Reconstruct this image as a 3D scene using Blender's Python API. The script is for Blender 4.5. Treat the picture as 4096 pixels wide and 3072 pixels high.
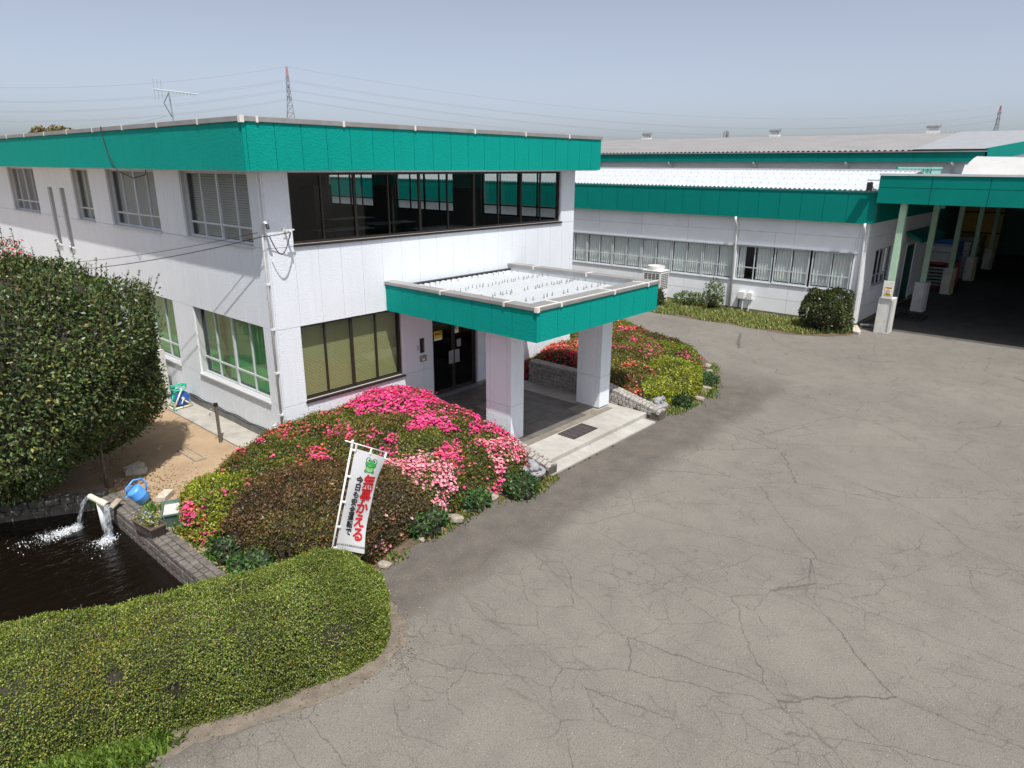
import bpy, bmesh, math, random
import numpy as np
from mathutils import Vector, Matrix, Euler, noise as mnoise
R = math.radians
random.seed(7); RNG = np.random.default_rng(7)
scene = bpy.context.scene
COL = scene.collection
for o in list(bpy.data.objects): bpy.data.objects.remove(o)

# ------------------------------------------------------------------ camera
CAM = Vector((-7.533, -13.679, 6.382)); YAW, PITCH, ROLL, FPX = 48.389, -17.732, 0.327, 2734.47
_y, _p, _r = R(YAW), R(PITCH), R(ROLL)
FW = Vector((math.sin(_y)*math.cos(_p), math.cos(_y)*math.cos(_p), math.sin(_p)))
_rt = Vector((math.cos(_y), -math.sin(_y), 0)); _up = _rt.cross(FW)
RT = _rt*math.cos(_r)+_up*math.sin(_r); UP = RT.cross(FW)
cd = bpy.data.cameras.new('Camera'); cam = bpy.data.objects.new('Camera', cd); COL.objects.link(cam)
cam.matrix_world = Matrix(((RT.x, UP.x, -FW.x, CAM.x), (RT.y, UP.y, -FW.y, CAM.y), (RT.z, UP.z, -FW.z, CAM.z), (0, 0, 0, 1)))
cd.sensor_width = 36; cd.lens = FPX*36/4096; cd.clip_end = 6000; cd.clip_start = .1
scene.camera = cam
def ray(px, py):      # direction of a photo pixel (4096 x 3072)
    return FW+RT*((px-2048)/FPX)-UP*((py-1536)/FPX)
# ------------------------------------------------------------------ light
SUN = Vector((-.25, -.43, 1)).normalized()
w = bpy.data.worlds.new('World'); scene.world = w; w.use_nodes = True
nt = w.node_tree; bg = nt.nodes['Background']
sky = nt.nodes.new('ShaderNodeTexSky'); sky.sky_type = 'NISHITA'; sky.sun_disc = False
sky.sun_elevation = math.asin(SUN.z); sky.sun_rotation = math.atan2(SUN.x, SUN.y)
sky.altitude = 50; sky.air_density = 0.6; sky.dust_density = 2.2; sky.ozone_density = 3.0
hs = nt.nodes.new('ShaderNodeHueSaturation'); hs.inputs['Saturation'].default_value = .53
nt.links.new(sky.outputs[0], hs.inputs['Color']); nt.links.new(hs.outputs[0], bg.inputs[0]); bg.inputs[1].default_value = .120
sl = bpy.data.lights.new('Sun', 'SUN'); sl.energy = 3.7; sl.angle = R(.6); sl.color = (1, .965, .915)
so = bpy.data.objects.new('Sun', sl); COL.objects.link(so); so.location = (0, 0, 60)
so.rotation_euler = (-SUN).to_track_quat('-Z', 'Y').to_euler()
scene.view_settings.view_transform = 'Standard'; scene.view_settings.look = 'None'
scene.view_settings.exposure = .45; scene.view_settings.gamma = 1; scene.view_settings.use_curve_mapping = False
scene.cycles.max_bounces = 8; scene.cycles.transparent_max_bounces = 16

# ------------------------------------------------------------------ materials
class NT:
    def __init__(s, name):
        s.m = bpy.data.materials.new(name); s.m.use_nodes = True; s.t = s.m.node_tree
        s.b = s.t.nodes['Principled BSDF']; s.out = s.t.nodes['Material Output']
    def n(s, typ, **kw):
        nd = s.t.nodes.new(typ)
        for k, v in kw.items():
            if k in nd.inputs.keys() if isinstance(k, str) else False: nd.inputs[k].default_value = v
            else: setattr(nd, k, v)
        return nd
    def l(s, a, b): s.t.links.new(a, b)
    def coord(s, kind='Object', scale=(1, 1, 1)):
        tc = s.n('ShaderNodeTexCoord'); mp = s.n('ShaderNodeMapping'); mp.inputs['Scale'].default_value = scale
        s.l(tc.outputs[kind], mp.inputs[0]); return mp.outputs[0]
    def world(s, scale=(1, 1, 1)):
        g = s.n('ShaderNodeNewGeometry'); mp = s.n('ShaderNodeMapping'); mp.inputs['Scale'].default_value = scale
        s.l(g.outputs['Position'], mp.inputs[0]); return mp.outputs[0]
    def noise(s, co, scale, detail=4, rough=.6, dist=0):
        nd = s.n('ShaderNodeTexNoise'); nd.inputs['Scale'].default_value = scale; nd.inputs['Detail'].default_value = detail
        nd.inputs['Roughness'].default_value = rough; nd.inputs['Distortion'].default_value = dist; s.l(co, nd.inputs['Vector']); return nd.outputs['Fac']
    def ramp(s, fac, stops):
        r = s.n('ShaderNodeValToRGB'); e = r.color_ramp.elements
        while len(e) < len(stops): e.new(.5)
        for i, (p, c) in enumerate(stops):
            e[i].position = p; e[i].color = (*c, 1) if len(c) == 3 else c
        s.l(fac, r.inputs[0]); return r.outputs[0]
    def mix(s, fac, a, b, mode='MIX'):
        m = s.n('ShaderNodeMix'); m.data_type = 'RGBA'; m.blend_type = mode
        for sock, v in ((m.inputs[0], fac), (m.inputs[6], a), (m.inputs[7], b)):
            if hasattr(v, 'links') or hasattr(v, 'is_linked'): s.l(v, sock)
            elif isinstance(v, (int, float)): sock.default_value = v
            else: sock.default_value = (*v, 1) if len(v) == 3 else v
        return m.outputs[2]
    def math(s, op, a, b=None, clamp=False):
        m = s.n('ShaderNodeMath'); m.operation = op; m.use_clamp = clamp
        for i, v in enumerate((a, b)):
            if v is None: continue
            if isinstance(v, (int, float)): m.inputs[i].default_value = v
            else: s.l(v, m.inputs[i])
        return m.outputs[0]
    def bump(s, h, strength, dist=.01):
        b = s.n('ShaderNodeBump'); b.inputs['Strength'].default_value = strength; b.inputs['Distance'].default_value = dist
        s.l(h, b.inputs['Height']); s.l(b.outputs[0], s.b.inputs['Normal'])
    def setv(s, **kw):
        for k, v in kw.items(): s.b.inputs[k.replace('_', ' ')].default_value = v

def plain(name, col, rough=.6, var=.12, scale=6, bump=0, bscale=60, metal=0, spec=.5, bdist=.004):
    k = NT(name); co = k.world(); n = k.noise(co, scale, 5)
    c0 = tuple(max(0, c*(1-var)) for c in col); c1 = tuple(min(1, c*(1+var)) for c in col)
    k.l(k.ramp(n, [(.3, c0), (.7, c1)]), k.b.inputs['Base Color'])
    k.setv(Roughness=rough, Metallic=metal, Specular_IOR_Level=spec)
    if bump: k.bump(k.noise(co, bscale, 3), bump, bdist)
    return k.m
M = {}
def wallmat(name, col, dirt=(.42, .40, .36), tex=1.0):
    k = NT(name); co = k.world()
    big = k.noise(co, .7, 4); st = k.noise(k.world((5, 5, .25)), 1.6, 4, .65)
    base = k.ramp(big, [(.3, tuple(c*.94 for c in col)), (.7, col)])
    f = k.ramp(st, [(.52, (0, 0, 0)), (.78, (1, 1, 1))])
    fm = k.math('MULTIPLY', f, .26)
    base = k.mix(fm, base, tuple(c*d for c, d in zip(col, (.72, .72, .70))))
    lump = k.noise(co, 34, 3, .55, .4)
    base = k.mix(k.math('MULTIPLY', k.ramp(lump, [(.40, (1, 1, 1)), (.52, (0, 0, 0))]), .20*tex), base, tuple(c*.68 for c in col))
    k.l(base, k.b.inputs['Base Color']); k.setv(Roughness=.65, Specular_IOR_Level=.12)
    k.bump(lump, .8*tex, .02); return k.m
M['white'] = wallmat('white_spray_tile', (.82, .865, .91))
M['teal'] = wallmat('teal_spray_tile', (.001, .31, .255))
M['tealflat'] = plain('teal_sheet', (.001, .20, .165), .6, .06, 1.5, spec=.12)
M['tealdark'] = plain('dark_green_paint', (.01, .10, .075), .5, .1)
M['shedwall'] = plain('off_white_siding', (.84, .85, .87), .6, .05, 1.2, spec=.2)
M['plinth'] = plain('concrete_plinth', (.36, .35, .33), .85, .2, 3, .3, 40)
M['mossplinth'] = plain('mossy_plinth', (.17, .145, .10), .9, .35, 3, .4, 40)
M['coping'] = plain('coping_metal', (.34, .325, .31), .42, .12, 3, metal=.35)
M['capwhite'] = plain('coping_cap', (.72, .69, .64), .5, .1)
M['alu'] = plain('aluminium', (.60, .62, .65), .45, .06, 3, metal=.2)
M['bronze'] = plain('bronze_aluminium', (.045, .036, .030), .4, .15, metal=.4)
M['pvc'] = plain('white_pvc', (.72, .72, .70), .4, .05)
M['cream'] = plain('cream_plastic', (.72, .68, .55), .4, .05)
M['dark'] = plain('dark_void', (.02, .02, .02), .9, .2)
M['core'] = plain('joint_sealant', (.45, .45, .44), .9, .05)
M['tealcore'] = plain('teal_sealant', (.002, .17, .13), .9, .05)
M['inwall'] = plain('interior_wall', (.22, .20, .17), .8, .05)
M['infloor'] = plain('interior_floor', (.05, .048, .042), .6, .1)
M['blind'] = plain('blind_slat', (.66, .66, .62), .5, .03)
M['blindg'] = plain('green_blind_slat', (.34, .60, .38), .5, .03)
M['blindy'] = plain('olive_blind_slat', (.50, .52, .36), .5, .03)
M['steel'] = plain('galvanised_steel', (.45, .46, .47), .4, .1, metal=.7)
M['black'] = plain('black_rubber', (.015, .015, .015), .6, .1)
M['wire'] = plain('cable_black', (.02, .02, .022), .5, .1)
M['pole'] = plain('white_enamel', (.78, .77, .73), .35, .04)
M['concrete'] = plain('pale_concrete', (.36, .34, .30), .85, .2, 2.5, .25, 50)
M['concblock'] = plain('painted_concrete', (.60, .59, .56), .85, .16, 2.2, .2, 30)
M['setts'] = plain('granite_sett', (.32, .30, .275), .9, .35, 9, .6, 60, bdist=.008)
M['settsdark'] = plain('dark_pond_stone', (.135, .12, .105), .85, .4, 7, .6, 50, bdist=.008)  # stone tone darkened to carry the shade on the pond's back wall
M['mortar'] = plain('mortar', (.10, .09, .075), .95, .3, 12)
M['tile'] = plain('slate_floor_tile', (.115, .105, .092), .55, .4, 2.2, .15, 40)
M['tilelight'] = plain('brown_floor_tile', (.20, .175, .14), .7, .25, 3, .15, 40)
M['bolt'] = plain('roof_bolt', (.35, .35, .36), .4, .1, metal=.6)
M['red'] = plain('red_paint', (.45, .03, .02), .5, .1)
M['bluep'] = plain('blue_plastic', (.03, .12, .42), .4, .1)
M['canblue'] = plain('sky_blue_plastic', (.10, .33, .80), .35, .06)
M['hose'] = plain('green_hose', (.02, .42, .28), .35, .15, 20)
M['yellow'] = plain('yellow_paint', (.75, .52, .02), .5, .05)
M['planterg'] = plain('green_planter', (.09, .16, .14), .6, .2)
M['planterb'] = plain('brown_planter', (.13, .095, .08), .6, .2)
M['wood'] = plain('weathered_wood', (.34, .29, .23), .8, .25, 8)
M['breeze'] = plain('concrete_block', (.50, .46, .38), .9, .2, 10, .4, 60)
M['card'] = plain('cardboard', (.35, .22, .11), .8, .1)
M['wrap'] = plain('stretch_wrap', (.55, .57, .60), .22, .15, 5, .5, 12, spec=.8)
M['lightgreen'] = plain('pale_green_paint', (.40, .58, .42), .5, .08, 3)
M['fabric'] = plain('white_tarpaulin', (.46, .46, .45), .6, .05, 2, .5, 2.0, bdist=.05)
M['pylon'] = plain('pylon_steel', (.26, .27, .29), .6, .1)
M['pylonred'] = plain('pylon_red', (.42, .12, .08), .6, .1)
M['bark'] = plain('bark', (.16, .12, .09), .9, .3, 20, .4, 40)
M['stone'] = plain('grey_granite', (.27, .27, .28), .8, .2, 30, .3, 120)
M['rock'] = plain('garden_rock', (.30, .26, .21), .9, .3, 8, .6, 30, bdist=.01)
M['ink_red'] = plain('red_print', (.72, .02, .03), .6, .02)
M['ink_black'] = plain('black_print', (.012, .012, .014), .6, .02)
M['ink_white'] = plain('white_print', (.85, .85, .85), .6, .02)
M['ink_yellow'] = plain('yellow_print', (.80, .60, .02), .5, .02)
M['ink_green'] = plain('green_print', (.06, .50, .10), .6, .03)
M['ink_pale'] = plain('pale_green_print', (.30, .72, .25), .6, .03)
M['ink_blue'] = plain('blue_print', (.05, .30, .62), .5, .02)
M['ink_grey'] = plain('grey_print', (.30, .31, .33), .5, .02)
def banner_cloth():
    k = NT('banner_cloth'); k.setv(Roughness=.7, Specular_IOR_Level=.2)
    k.b.inputs['Base Color'].default_value = (.96, .96, .97, 1)
    tr = k.n('ShaderNodeBsdfTranslucent'); tr.inputs[0].default_value = (.8, .8, .82, 1)
    mx = k.n('ShaderNodeMixShader'); mx.inputs[0].default_value = .25
    k.l(k.b.outputs[0], mx.inputs[1]); k.l(tr.outputs[0], mx.inputs[2]); k.l(mx.outputs[0], k.out.inputs[0]); return k.m
M['banner'] = banner_cloth()
def curtain():
    k = NT('curtain_cloth'); k.setv(Roughness=.85)
    k.b.inputs['Base Color'].default_value = (.90, .90, .89, 1); return k.m
M['curtain'] = curtain()
def glass(name, tint, refl=1.0):
    k = NT(name); tr = k.n('ShaderNodeBsdfTransparent'); tr.inputs[0].default_value = (*tint, 1)
    gl = k.n('ShaderNodeBsdfGlossy'); gl.inputs['Roughness'].default_value = .01; gl.inputs[0].default_value = (.9, .92, .95, 1)
    lw = k.n('ShaderNodeLayerWeight'); lw.inputs['Blend'].default_value = .5
    sch = k.math('ADD', k.math('MULTIPLY', k.math('POWER', lw.outputs['Facing'], 5.0), .95), .045)
    mx = k.n('ShaderNodeMixShader'); k.l(k.math('MULTIPLY', sch, refl, True), mx.inputs[0])
    k.l(tr.outputs[0], mx.inputs[1]); k.l(gl.outputs[0], mx.inputs[2]); k.l(mx.outputs[0], k.out.inputs[0]); return k.m
M['glass'] = glass('window_glass', (.82, .86, .84), 1.3)
M['glassdark'] = glass('tinted_glass', (.50, .52, .52), .8)
M['glassgreen'] = glass('green_tinted_glass', (.58, .86, .64), 1.2)
M['glassolive'] = glass('bronze_tinted_glass', (.68, .70, .56), 1.2)
M['polycarb'] = plain('translucent_sheet', (.28, .62, .52), .4, .05)
def corr(name, col, rough=.4, dirt=.1):
    return plain(name, col, rough, dirt, 1.2)
M['roofwhite'] = corr('white_roof_sheet', (.47, .49, .505), .5, .06)
M['roofgrey'] = plain('weathered_slate_roof', (.225, .222, .22), .85, .1, .5)
M['roofnet'] = plain('netted_roof', (.27, .285, .30), .8, .12, 2)

def leafmat(name, gloss=.45, transl=.25):
    k = NT(name); at = k.n('ShaderNodeAttribute'); at.attribute_name = 'col'
    k.l(at.outputs['Color'], k.b.inputs['Base Color']); k.setv(Roughness=gloss, Specular_IOR_Level=.4)
    tr = k.n('ShaderNodeBsdfTranslucent'); k.l(k.mix(1.0, at.outputs['Color'], (1.5, 1.6, .7), 'MULTIPLY'), tr.inputs[0])
    mx = k.n('ShaderNodeMixShader'); mx.inputs[0].default_value = transl
    k.l(k.b.outputs[0], mx.inputs[1]); k.l(tr.outputs[0], mx.inputs[2]); k.l(mx.outputs[0], k.out.inputs[0]); return k.m
M['leaf'] = leafmat('leaf'); M['leafgloss'] = leafmat('glossy_leaf', .40, .15); M['petal'] = leafmat('petal', .6, .3)
M['shade_core'] = plain('bush_interior', (.026, .023, .014), .95, .4, 8)  # near-black colour of the inner shells, standing in for shade inside foliage

def asphalt():
    k = NT('asphalt'); co = k.world((1, 1, 0))
    big = k.noise(co, .35, 5, .6); mid = k.noise(co, 1.7, 5, .65); fine = k.noise(co, 75, 3, .7)
    base = k.ramp(big, [(.3, (.160, .149, .131)), (.7, (.200, .186, .163))])
    base = k.mix(k.math('MULTIPLY', k.ramp(mid, [(.45, (0, 0, 0)), (.75, (1, 1, 1))]), .45), base, (.118, .108, .098))
    # coarse weathered strip along the planting beds (old binder worn away)
    sx = k.n('ShaderNodeSeparateXYZ'); k.l(co, sx.inputs[0])
    line = k.math('ADD', sx.outputs[1], k.math('MULTIPLY', sx.outputs[0], -.01))
    line = k.math('ADD', line, k.math('MULTIPLY', k.math('SUBTRACT', k.noise(co, 1.1, 5, .65), .5), 1.5))
    band = k.ramp(k.math('MULTIPLY', k.math('ADD', line, 7.35), 1.0), [(.12, (0, 0, 0)), (.62, (1, 1, 1))])
    xm = k.ramp(k.math('MULTIPLY', k.math('ADD', sx.outputs[0], 4), .05), [(.05, (1, 1, 1)), (.78, (1, 1, 1)), (.9, (0, 0, 0))])
    band = k.math('MULTIPLY', band, xm)
    base = k.mix(k.math('MULTIPLY', band, .8), base, k.ramp(k.noise(co, 2.2, 4), [(.3, (.070, .062, .057)), (.7, (.128, .110, .092))]))
    base = k.mix(.7, base, k.ramp(fine, [(.32, (.2, .2, .2)), (.5, (.5, .5, .5)), (.70, (.9, .87, .82))]), 'OVERLAY')
    med = k.noise(co, 30, 2, .5)
    base = k.mix(k.math('MULTIPLY', k.ramp(med, [(.56, (0, 0, 0)), (.68, (1, 1, 1))]), .30), base, (.07, .066, .062))
    base = k.mix(k.math('MULTIPLY', k.ramp(med, [(.30, (1, 1, 1)), (.40, (0, 0, 0))]), .22), base, (.33, .30, .26))
    vs = k.n('ShaderNodeTexVoronoi'); vs.inputs['Scale'].default_value = 26; k.l(co, vs.inputs['Vector'])
    sp = k.ramp(vs.outputs['Distance'], [(.10, (1, 1, 1)), (.2, (0, 0, 0))])
    vc = k.n('ShaderNodeSeparateXYZ'); k.l(vs.outputs['Color'], vc.inputs[0])
    base = k.mix(k.math('MULTIPLY', sp, k.ramp(vc.outputs[0], [(.86, (0, 0, 0)), (.88, (.9, .9, .9))])), base, (.42, .38, .33))
    base = k.mix(k.math('MULTIPLY', sp, k.ramp(vc.outputs[1], [(.70, (0, 0, 0)), (.74, (.8, .8, .8))])), base, (.055, .055, .06))
    # cracks
    wob = k.n('ShaderNodeTexNoise'); wob.inputs['Scale'].default_value = 1.3; wob.inputs['Detail'].default_value = 8; wob.inputs['Roughness'].default_value = .66; k.l(co, wob.inputs['Vector'])
    va = k.n('ShaderNodeVectorMath'); va.operation = 'MULTIPLY_ADD'; k.l(wob.outputs['Color'], va.inputs[0]); va.inputs[1].default_value = (.42, .42, 0); k.l(co, va.inputs[2])
    def crack(scale, width, mscale, lo, hi, amt):
        v = k.n('ShaderNodeTexVoronoi'); v.feature = 'DISTANCE_TO_EDGE'; v.inputs['Scale'].default_value = scale
        mp = k.n('ShaderNodeMapping'); mp.inputs['Scale'].default_value = (1, .62, 1); mp.inputs['Rotation'].default_value = (0, 0, .6); k.l(va.outputs[0], mp.inputs[0]); k.l(mp.outputs[0], v.inputs['Vector'])
        c = k.ramp(v.outputs['Distance'], [(0, (1, 1, 1)), (width, (0, 0, 0))])
        ms = k.ramp(k.noise(co, mscale, 4, .65), [(lo, (0, 0, 0)), (hi, (1, 1, 1))])
        return k.math('MULTIPLY', k.math('MULTIPLY', c, ms), amt)
    c1 = crack(.50, .0042, .30, .32, .48, .70); c2 = crack(1.25, .0080, .42, .42, .53, .60); c3 = crack(3.8, .022, .45, .44, .56, .50)
    cr = k.math('MAXIMUM', k.math('MAXIMUM', c1, c2), c3)
    cr = k.math('MULTIPLY', cr, k.math('SUBTRACT', 1.0, k.math('MULTIPLY', band, .8)))
    base = k.mix(cr, base, (.042, .038, .036))
    k.l(base, k.b.inputs['Base Color']); k.setv(Roughness=.88, Specular_IOR_Level=.3)
    k.bump(fine, .25, .005); return k.m
M['asphalt'] = asphalt()
def soil():
    k = NT('soil'); co = k.world(); n = k.noise(co, 1.2, 5); f = k.noise(co, 60, 4, .7)
    b = k.ramp(n, [(.3, (.31, .225, .15)), (.7, (.43, .32, .215))])
    b = k.mix(.5, b, k.ramp(f, [(.3, (.25, .25, .25)), (.7, (.8, .78, .7))]), 'OVERLAY')
    k.l(b, k.b.inputs['Base Color']); k.setv(Roughness=.95, Specular_IOR_Level=.1); k.bump(f, .8, .015); return k.m
M['soil'] = soil()
M['dirt'] = plain('dark_bed_soil', (.12, .085, .055), .95, .4, 9, .8, 50, bdist=.02)
def floorconc():
    k = NT('step_concrete'); co = k.world(); n = k.noise(co, 1.6, 5, .6); s = k.noise(k.world((6, 1.2, 1)), 2.0, 4)
    b = k.ramp(n, [(.3, (.32, .305, .275)), (.7, (.46, .445, .41))])
    b = k.mix(k.math('MULTIPLY', k.ramp(s, [(.5, (0, 0, 0)), (.75, (1, 1, 1))]), .4), b, (.22, .195, .155))
    v = k.n('ShaderNodeTexVoronoi'); v.feature = 'DISTANCE_TO_EDGE'; v.inputs['Scale'].default_value = 2.2
    k.l(co, v.inputs['Vector']); c = k.ramp(v.outputs['Distance'], [(0, (1, 1, 1)), (.012, (0, 0, 0))])
    c = k.math('MULTIPLY', c, k.ramp(k.noise(co, 1.1, 3), [(.52, (0, 0, 0)), (.6, (.6, .6, .6))]))
    b = k.mix(c, b, (.14, .13, .11))
    k.l(b, k.b.inputs['Base Color']); k.setv(Roughness=.85); k.bump(k.noise(co, 60, 3), .2, .004); return k.m
M['step'] = floorconc()
def water():
    k = NT('pond_water'); co = k.world()
    k.b.inputs['Base Color'].default_value = (.006, .004, .0025, 1); k.setv(Roughness=.06, Specular_IOR_Level=.5)
    wv = k.math('ADD', k.noise(k.world((1, 2.2, 1)), 3.2, 4, .6, .6), k.math('MULTIPLY', k.noise(co, 14, 3), .25))
    k.bump(wv, .45, .05); return k.m
M['water'] = water()
def stream():
    k = NT('falling_water'); tr = k.n('ShaderNodeBsdfTransparent'); tr.inputs[0].default_value = (.9, .94, .97, 1)
    k.b.inputs['Base Color'].default_value = (.80, .83, .86, 1); k.setv(Roughness=.12, Specular_IOR_Level=.8)
    mx = k.n('ShaderNodeMixShader'); co = k.world((1, 1, .3))
    k.l(k.ramp(k.noise(co, 22, 4, .7), [(.45, (.06, .06, .06)), (.72, (.62, .62, .62))]), mx.inputs[0])
    k.l(tr.outputs[0], mx.inputs[1]); k.l(k.b.outputs[0], mx.inputs[2]); k.l(mx.outputs[0], k.out.inputs[0])
    k.bump(k.noise(co, 30, 3), .8, .03); return k.m
M['stream'] = stream()
M['foam'] = plain('white_foam', (.80, .83, .86), .4, .1, 40)

# ------------------------------------------------------------------ object helpers
def wloc(o):
    v = Vector((0, 0, 0))
    while o is not None: v += o.location; o = o.parent
    return v
def tag(o, label=None, cat=None, group=None, kind=None):
    if label: o['label'] = label
    if cat: o['category'] = cat
    if group: o['group'] = group
    if kind: o['kind'] = kind
    return o
def thing(name, loc, label, cat, group=None):
    o = bpy.data.objects.new(name, None); COL.objects.link(o); o.location = loc; o.empty_display_size = .2
    return tag(o, label, cat, group)
class MB:
    def __init__(s): s.v = []; s.f = []
    def add(s, vs, fs):
        n = len(s.v); s.v += [tuple(v) for v in vs]; s.f += [tuple(i+n for i in f) for f in fs]; return s
    def box(s, x0, x1, y0, y1, z0, z1):
        if x0 > x1: x0, x1 = x1, x0
        if y0 > y1: y0, y1 = y1, y0
        if z0 > z1: z0, z1 = z1, z0
        return s.add([(x0, y0, z0), (x1, y0, z0), (x1, y1, z0), (x0, y1, z0), (x0, y0, z1), (x1, y0, z1), (x1, y1, z1), (x0, y1, z1)],
                     [(3, 2, 1, 0), (4, 5, 6, 7), (0, 1, 5, 4), (1, 2, 6, 5), (2, 3, 7, 6), (3, 0, 4, 7)])
    def tube(s, pts, r, n=8, cap=True):
        pts = [Vector(p) for p in pts]; rs = r if isinstance(r, (list, tuple)) else [r]*len(pts); rings = []
        prev = None
        for i, p in enumerate(pts):
            d = (pts[min(i+1, len(pts)-1)]-pts[max(i-1, 0)]).normalized()
            a = prev if prev is not None else (Vector((0, 0, 1)) if abs(d.z) < .9 else Vector((1, 0, 0)))
            a = (a-d*a.dot(d)).normalized(); prev = a; b = d.cross(a)
            rings.append([p+(a*math.cos(2*math.pi*k/n)+b*math.sin(2*math.pi*k/n))*rs[i] for k in range(n)])
        vs = [v for rg in rings for v in rg]; fs = []
        for i in range(len(pts)-1):
            for k in range(n): fs.append((i*n+k, i*n+(k+1) % n, (i+1)*n+(k+1) % n, (i+1)*n+k))
        if cap: fs += [tuple(range(n-1, -1, -1)), tuple((len(pts)-1)*n+k for k in range(n))]
        return s.add(vs, fs)
    def lathe(s, c, prof, n=20, axis='z', squash=1):
        c = Vector(c); vs = []; fs = []
        for (r, h) in prof:
            for k in range(n):
                a = 2*math.pi*k/n; u, w2 = r*math.cos(a), r*math.sin(a)*squash
                vs.append(c+(Vector((u, w2, h)) if axis == 'z' else Vector((u, h, w2)) if axis == 'y' else Vector((h, u, w2))))
        for i in range(len(prof)-1):
            for k in range(n): fs.append((i*n+k, i*n+(k+1) % n, (i+1)*n+(k+1) % n, (i+1)*n+k))
        fs += [tuple(range(n-1, -1, -1)), tuple((len(prof)-1)*n+k for k in range(n))]
        return s.add(vs, fs)
    def prism(s, poly, z0, z1):     # poly (x,y) ccw
        n = len(poly)
        return s.add([(x, y, z0) for x, y in poly]+[(x, y, z1) for x, y in poly],
                     [tuple(range(n-1, -1, -1)), tuple(range(n, 2*n))]+[(i, (i+1) % n, n+(i+1) % n, n+i) for i in range(n)])
    def build(s, name, mat, parent=None, smooth=False, bevel=0, fix=False):
        off = wloc(parent) if parent is not None else Vector((0, 0, 0))
        me = bpy.data.meshes.new(name); me.from_pydata([(v[0]-off.x, v[1]-off.y, v[2]-off.z) for v in s.v], [], s.f)
        if fix:
            bm = bmesh.new(); bm.from_mesh(me); bmesh.ops.recalc_face_normals(bm, faces=bm.faces); bm.to_mesh(me); bm.free()
        me.materials.append(M[mat] if isinstance(mat, str) else mat)
        if smooth: me.polygons.foreach_set('use_smooth', [True]*len(me.polygons))
        o = bpy.data.objects.new(name, me); COL.objects.link(o); o.parent = parent
        if bevel:
            b = o.modifiers.new('bevel', 'BEVEL'); b.width = bevel; b.segments = 2; b.limit_method = 'ANGLE'
        return o
def place(name, mesh, parent, loc, rot=(0, 0, 0), scale=(1, 1, 1)):
    o = bpy.data.objects.new(name, mesh); COL.objects.link(o); o.parent = parent
    o.location = Vector(loc)-(wloc(parent) if parent is not None else Vector((0, 0, 0))); o.rotation_euler = rot; o.scale = scale; return o
def solid(name, mb, mat, label, cat, group=None, **kw):
    """one-mesh thing, origin at its base centre"""
    xs = [v[0] for v in mb.v]; ys = [v[1] for v in mb.v]; zs = [v[2] for v in mb.v]
    c = Vector(((min(xs)+max(xs))/2, (min(ys)+max(ys))/2, min(zs)))
    mb.v = [(v[0]-c.x, v[1]-c.y, v[2]-c.z) for v in mb.v]
    o = mb.build(name, mat, None, **kw); o.location = c
    return tag(o, label, cat, group)
def struct(name, mb, mat, **kw): return tag(mb.build(name, mat, None, **kw), kind='structure')
def curve_pts(p0, p1, sag, n=24):
    p0, p1 = Vector(p0), Vector(p1)
    return [p0.lerp(p1, t/n)-Vector((0, 0, sag*4*(t/n)*(1-t/n))) for t in range(n+1)]
def text_mesh(s, size, bold=.0):
    c = bpy.data.curves.new('txt', 'FONT'); c.body = s; c.size = size; c.align_x = 'CENTER'; c.align_y = 'CENTER'; c.offset = bold; c.resolution_u = 3
    o = bpy.data.objects.new('txt', c); COL.objects.link(o)
    bpy.context.view_layer.update()
    dg = bpy.context.evaluated_depsgraph_get(); me = bpy.data.meshes.new_from_object(o.evaluated_get(dg))
    vs = [tuple(v.co) for v in me.vertices]; fs = [tuple(p.vertices) for p in me.polygons]
    bpy.data.objects.remove(o); bpy.data.curves.remove(c); bpy.data.meshes.remove(me); return vs, fs

# rough stone meshes shared by all sett walls
def stone_meshes(name, mat, n=6, j=.10, bev=.10):
    out = []
    for i in range(n):
        bm = bmesh.new(); bmesh.ops.create_cube(bm, size=1)
        for v in bm.verts: v.co += Vector([random.uniform(-j, j)*.6 for _ in range(3)])
        bmesh.ops.bevel(bm, geom=list(bm.edges), offset=bev, segments=1, affect='EDGES', profile=.7)
        me = bpy.data.meshes.new(name); bm.to_mesh(me); bm.free(); me.materials.append(M[mat]); out.append(me)
    return out
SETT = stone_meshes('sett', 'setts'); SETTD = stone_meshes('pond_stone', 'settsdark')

# ------------------------------------------------------------------ foliage helpers (numpy)
def lump(P, amp, freq, seed, k=7):
    r = np.random.default_rng(seed); out = np.zeros(len(P))
    for i in range(k):
        d = r.normal(size=3); d /= np.linalg.norm(d); f = freq*r.uniform(.6, 1.9); out += np.sin(P@d*f+r.uniform(0, 6.28))*r.uniform(.5, 1)
    return out*amp/k**.5
def leaf_arrays(P, N, size, rng, aspect=.5, spread=.9, fold=.12, upbias=0.2):
    n = len(P); D = (N if spread > .2 else 0)+rng.normal(size=(n, 3))*(spread if spread > .2 else 1)*(1 if spread > .2 else np.array([1, 1, spread])); D[:, 2] += upbias; D /= np.linalg.norm(D, axis=1)[:, None]
    A = N+rng.normal(size=(n, 3))*.55; A[:, 2] += .35; S = np.cross(D, A); S /= np.linalg.norm(S, axis=1)[:, None]+1e-9
    U = np.cross(S, D); L = (size*rng.uniform(.65, 1.3, n))[:, None]; W = L*aspect*.5
    V = np.empty((n, 4, 3)); V[:, 0] = P-D*L*.3; V[:, 1] = P+D*L*.15+S*W+U*L*fold; V[:, 2] = P+D*L*.7; V[:, 3] = P+D*L*.15-S*W+U*L*fold
    return V
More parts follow.
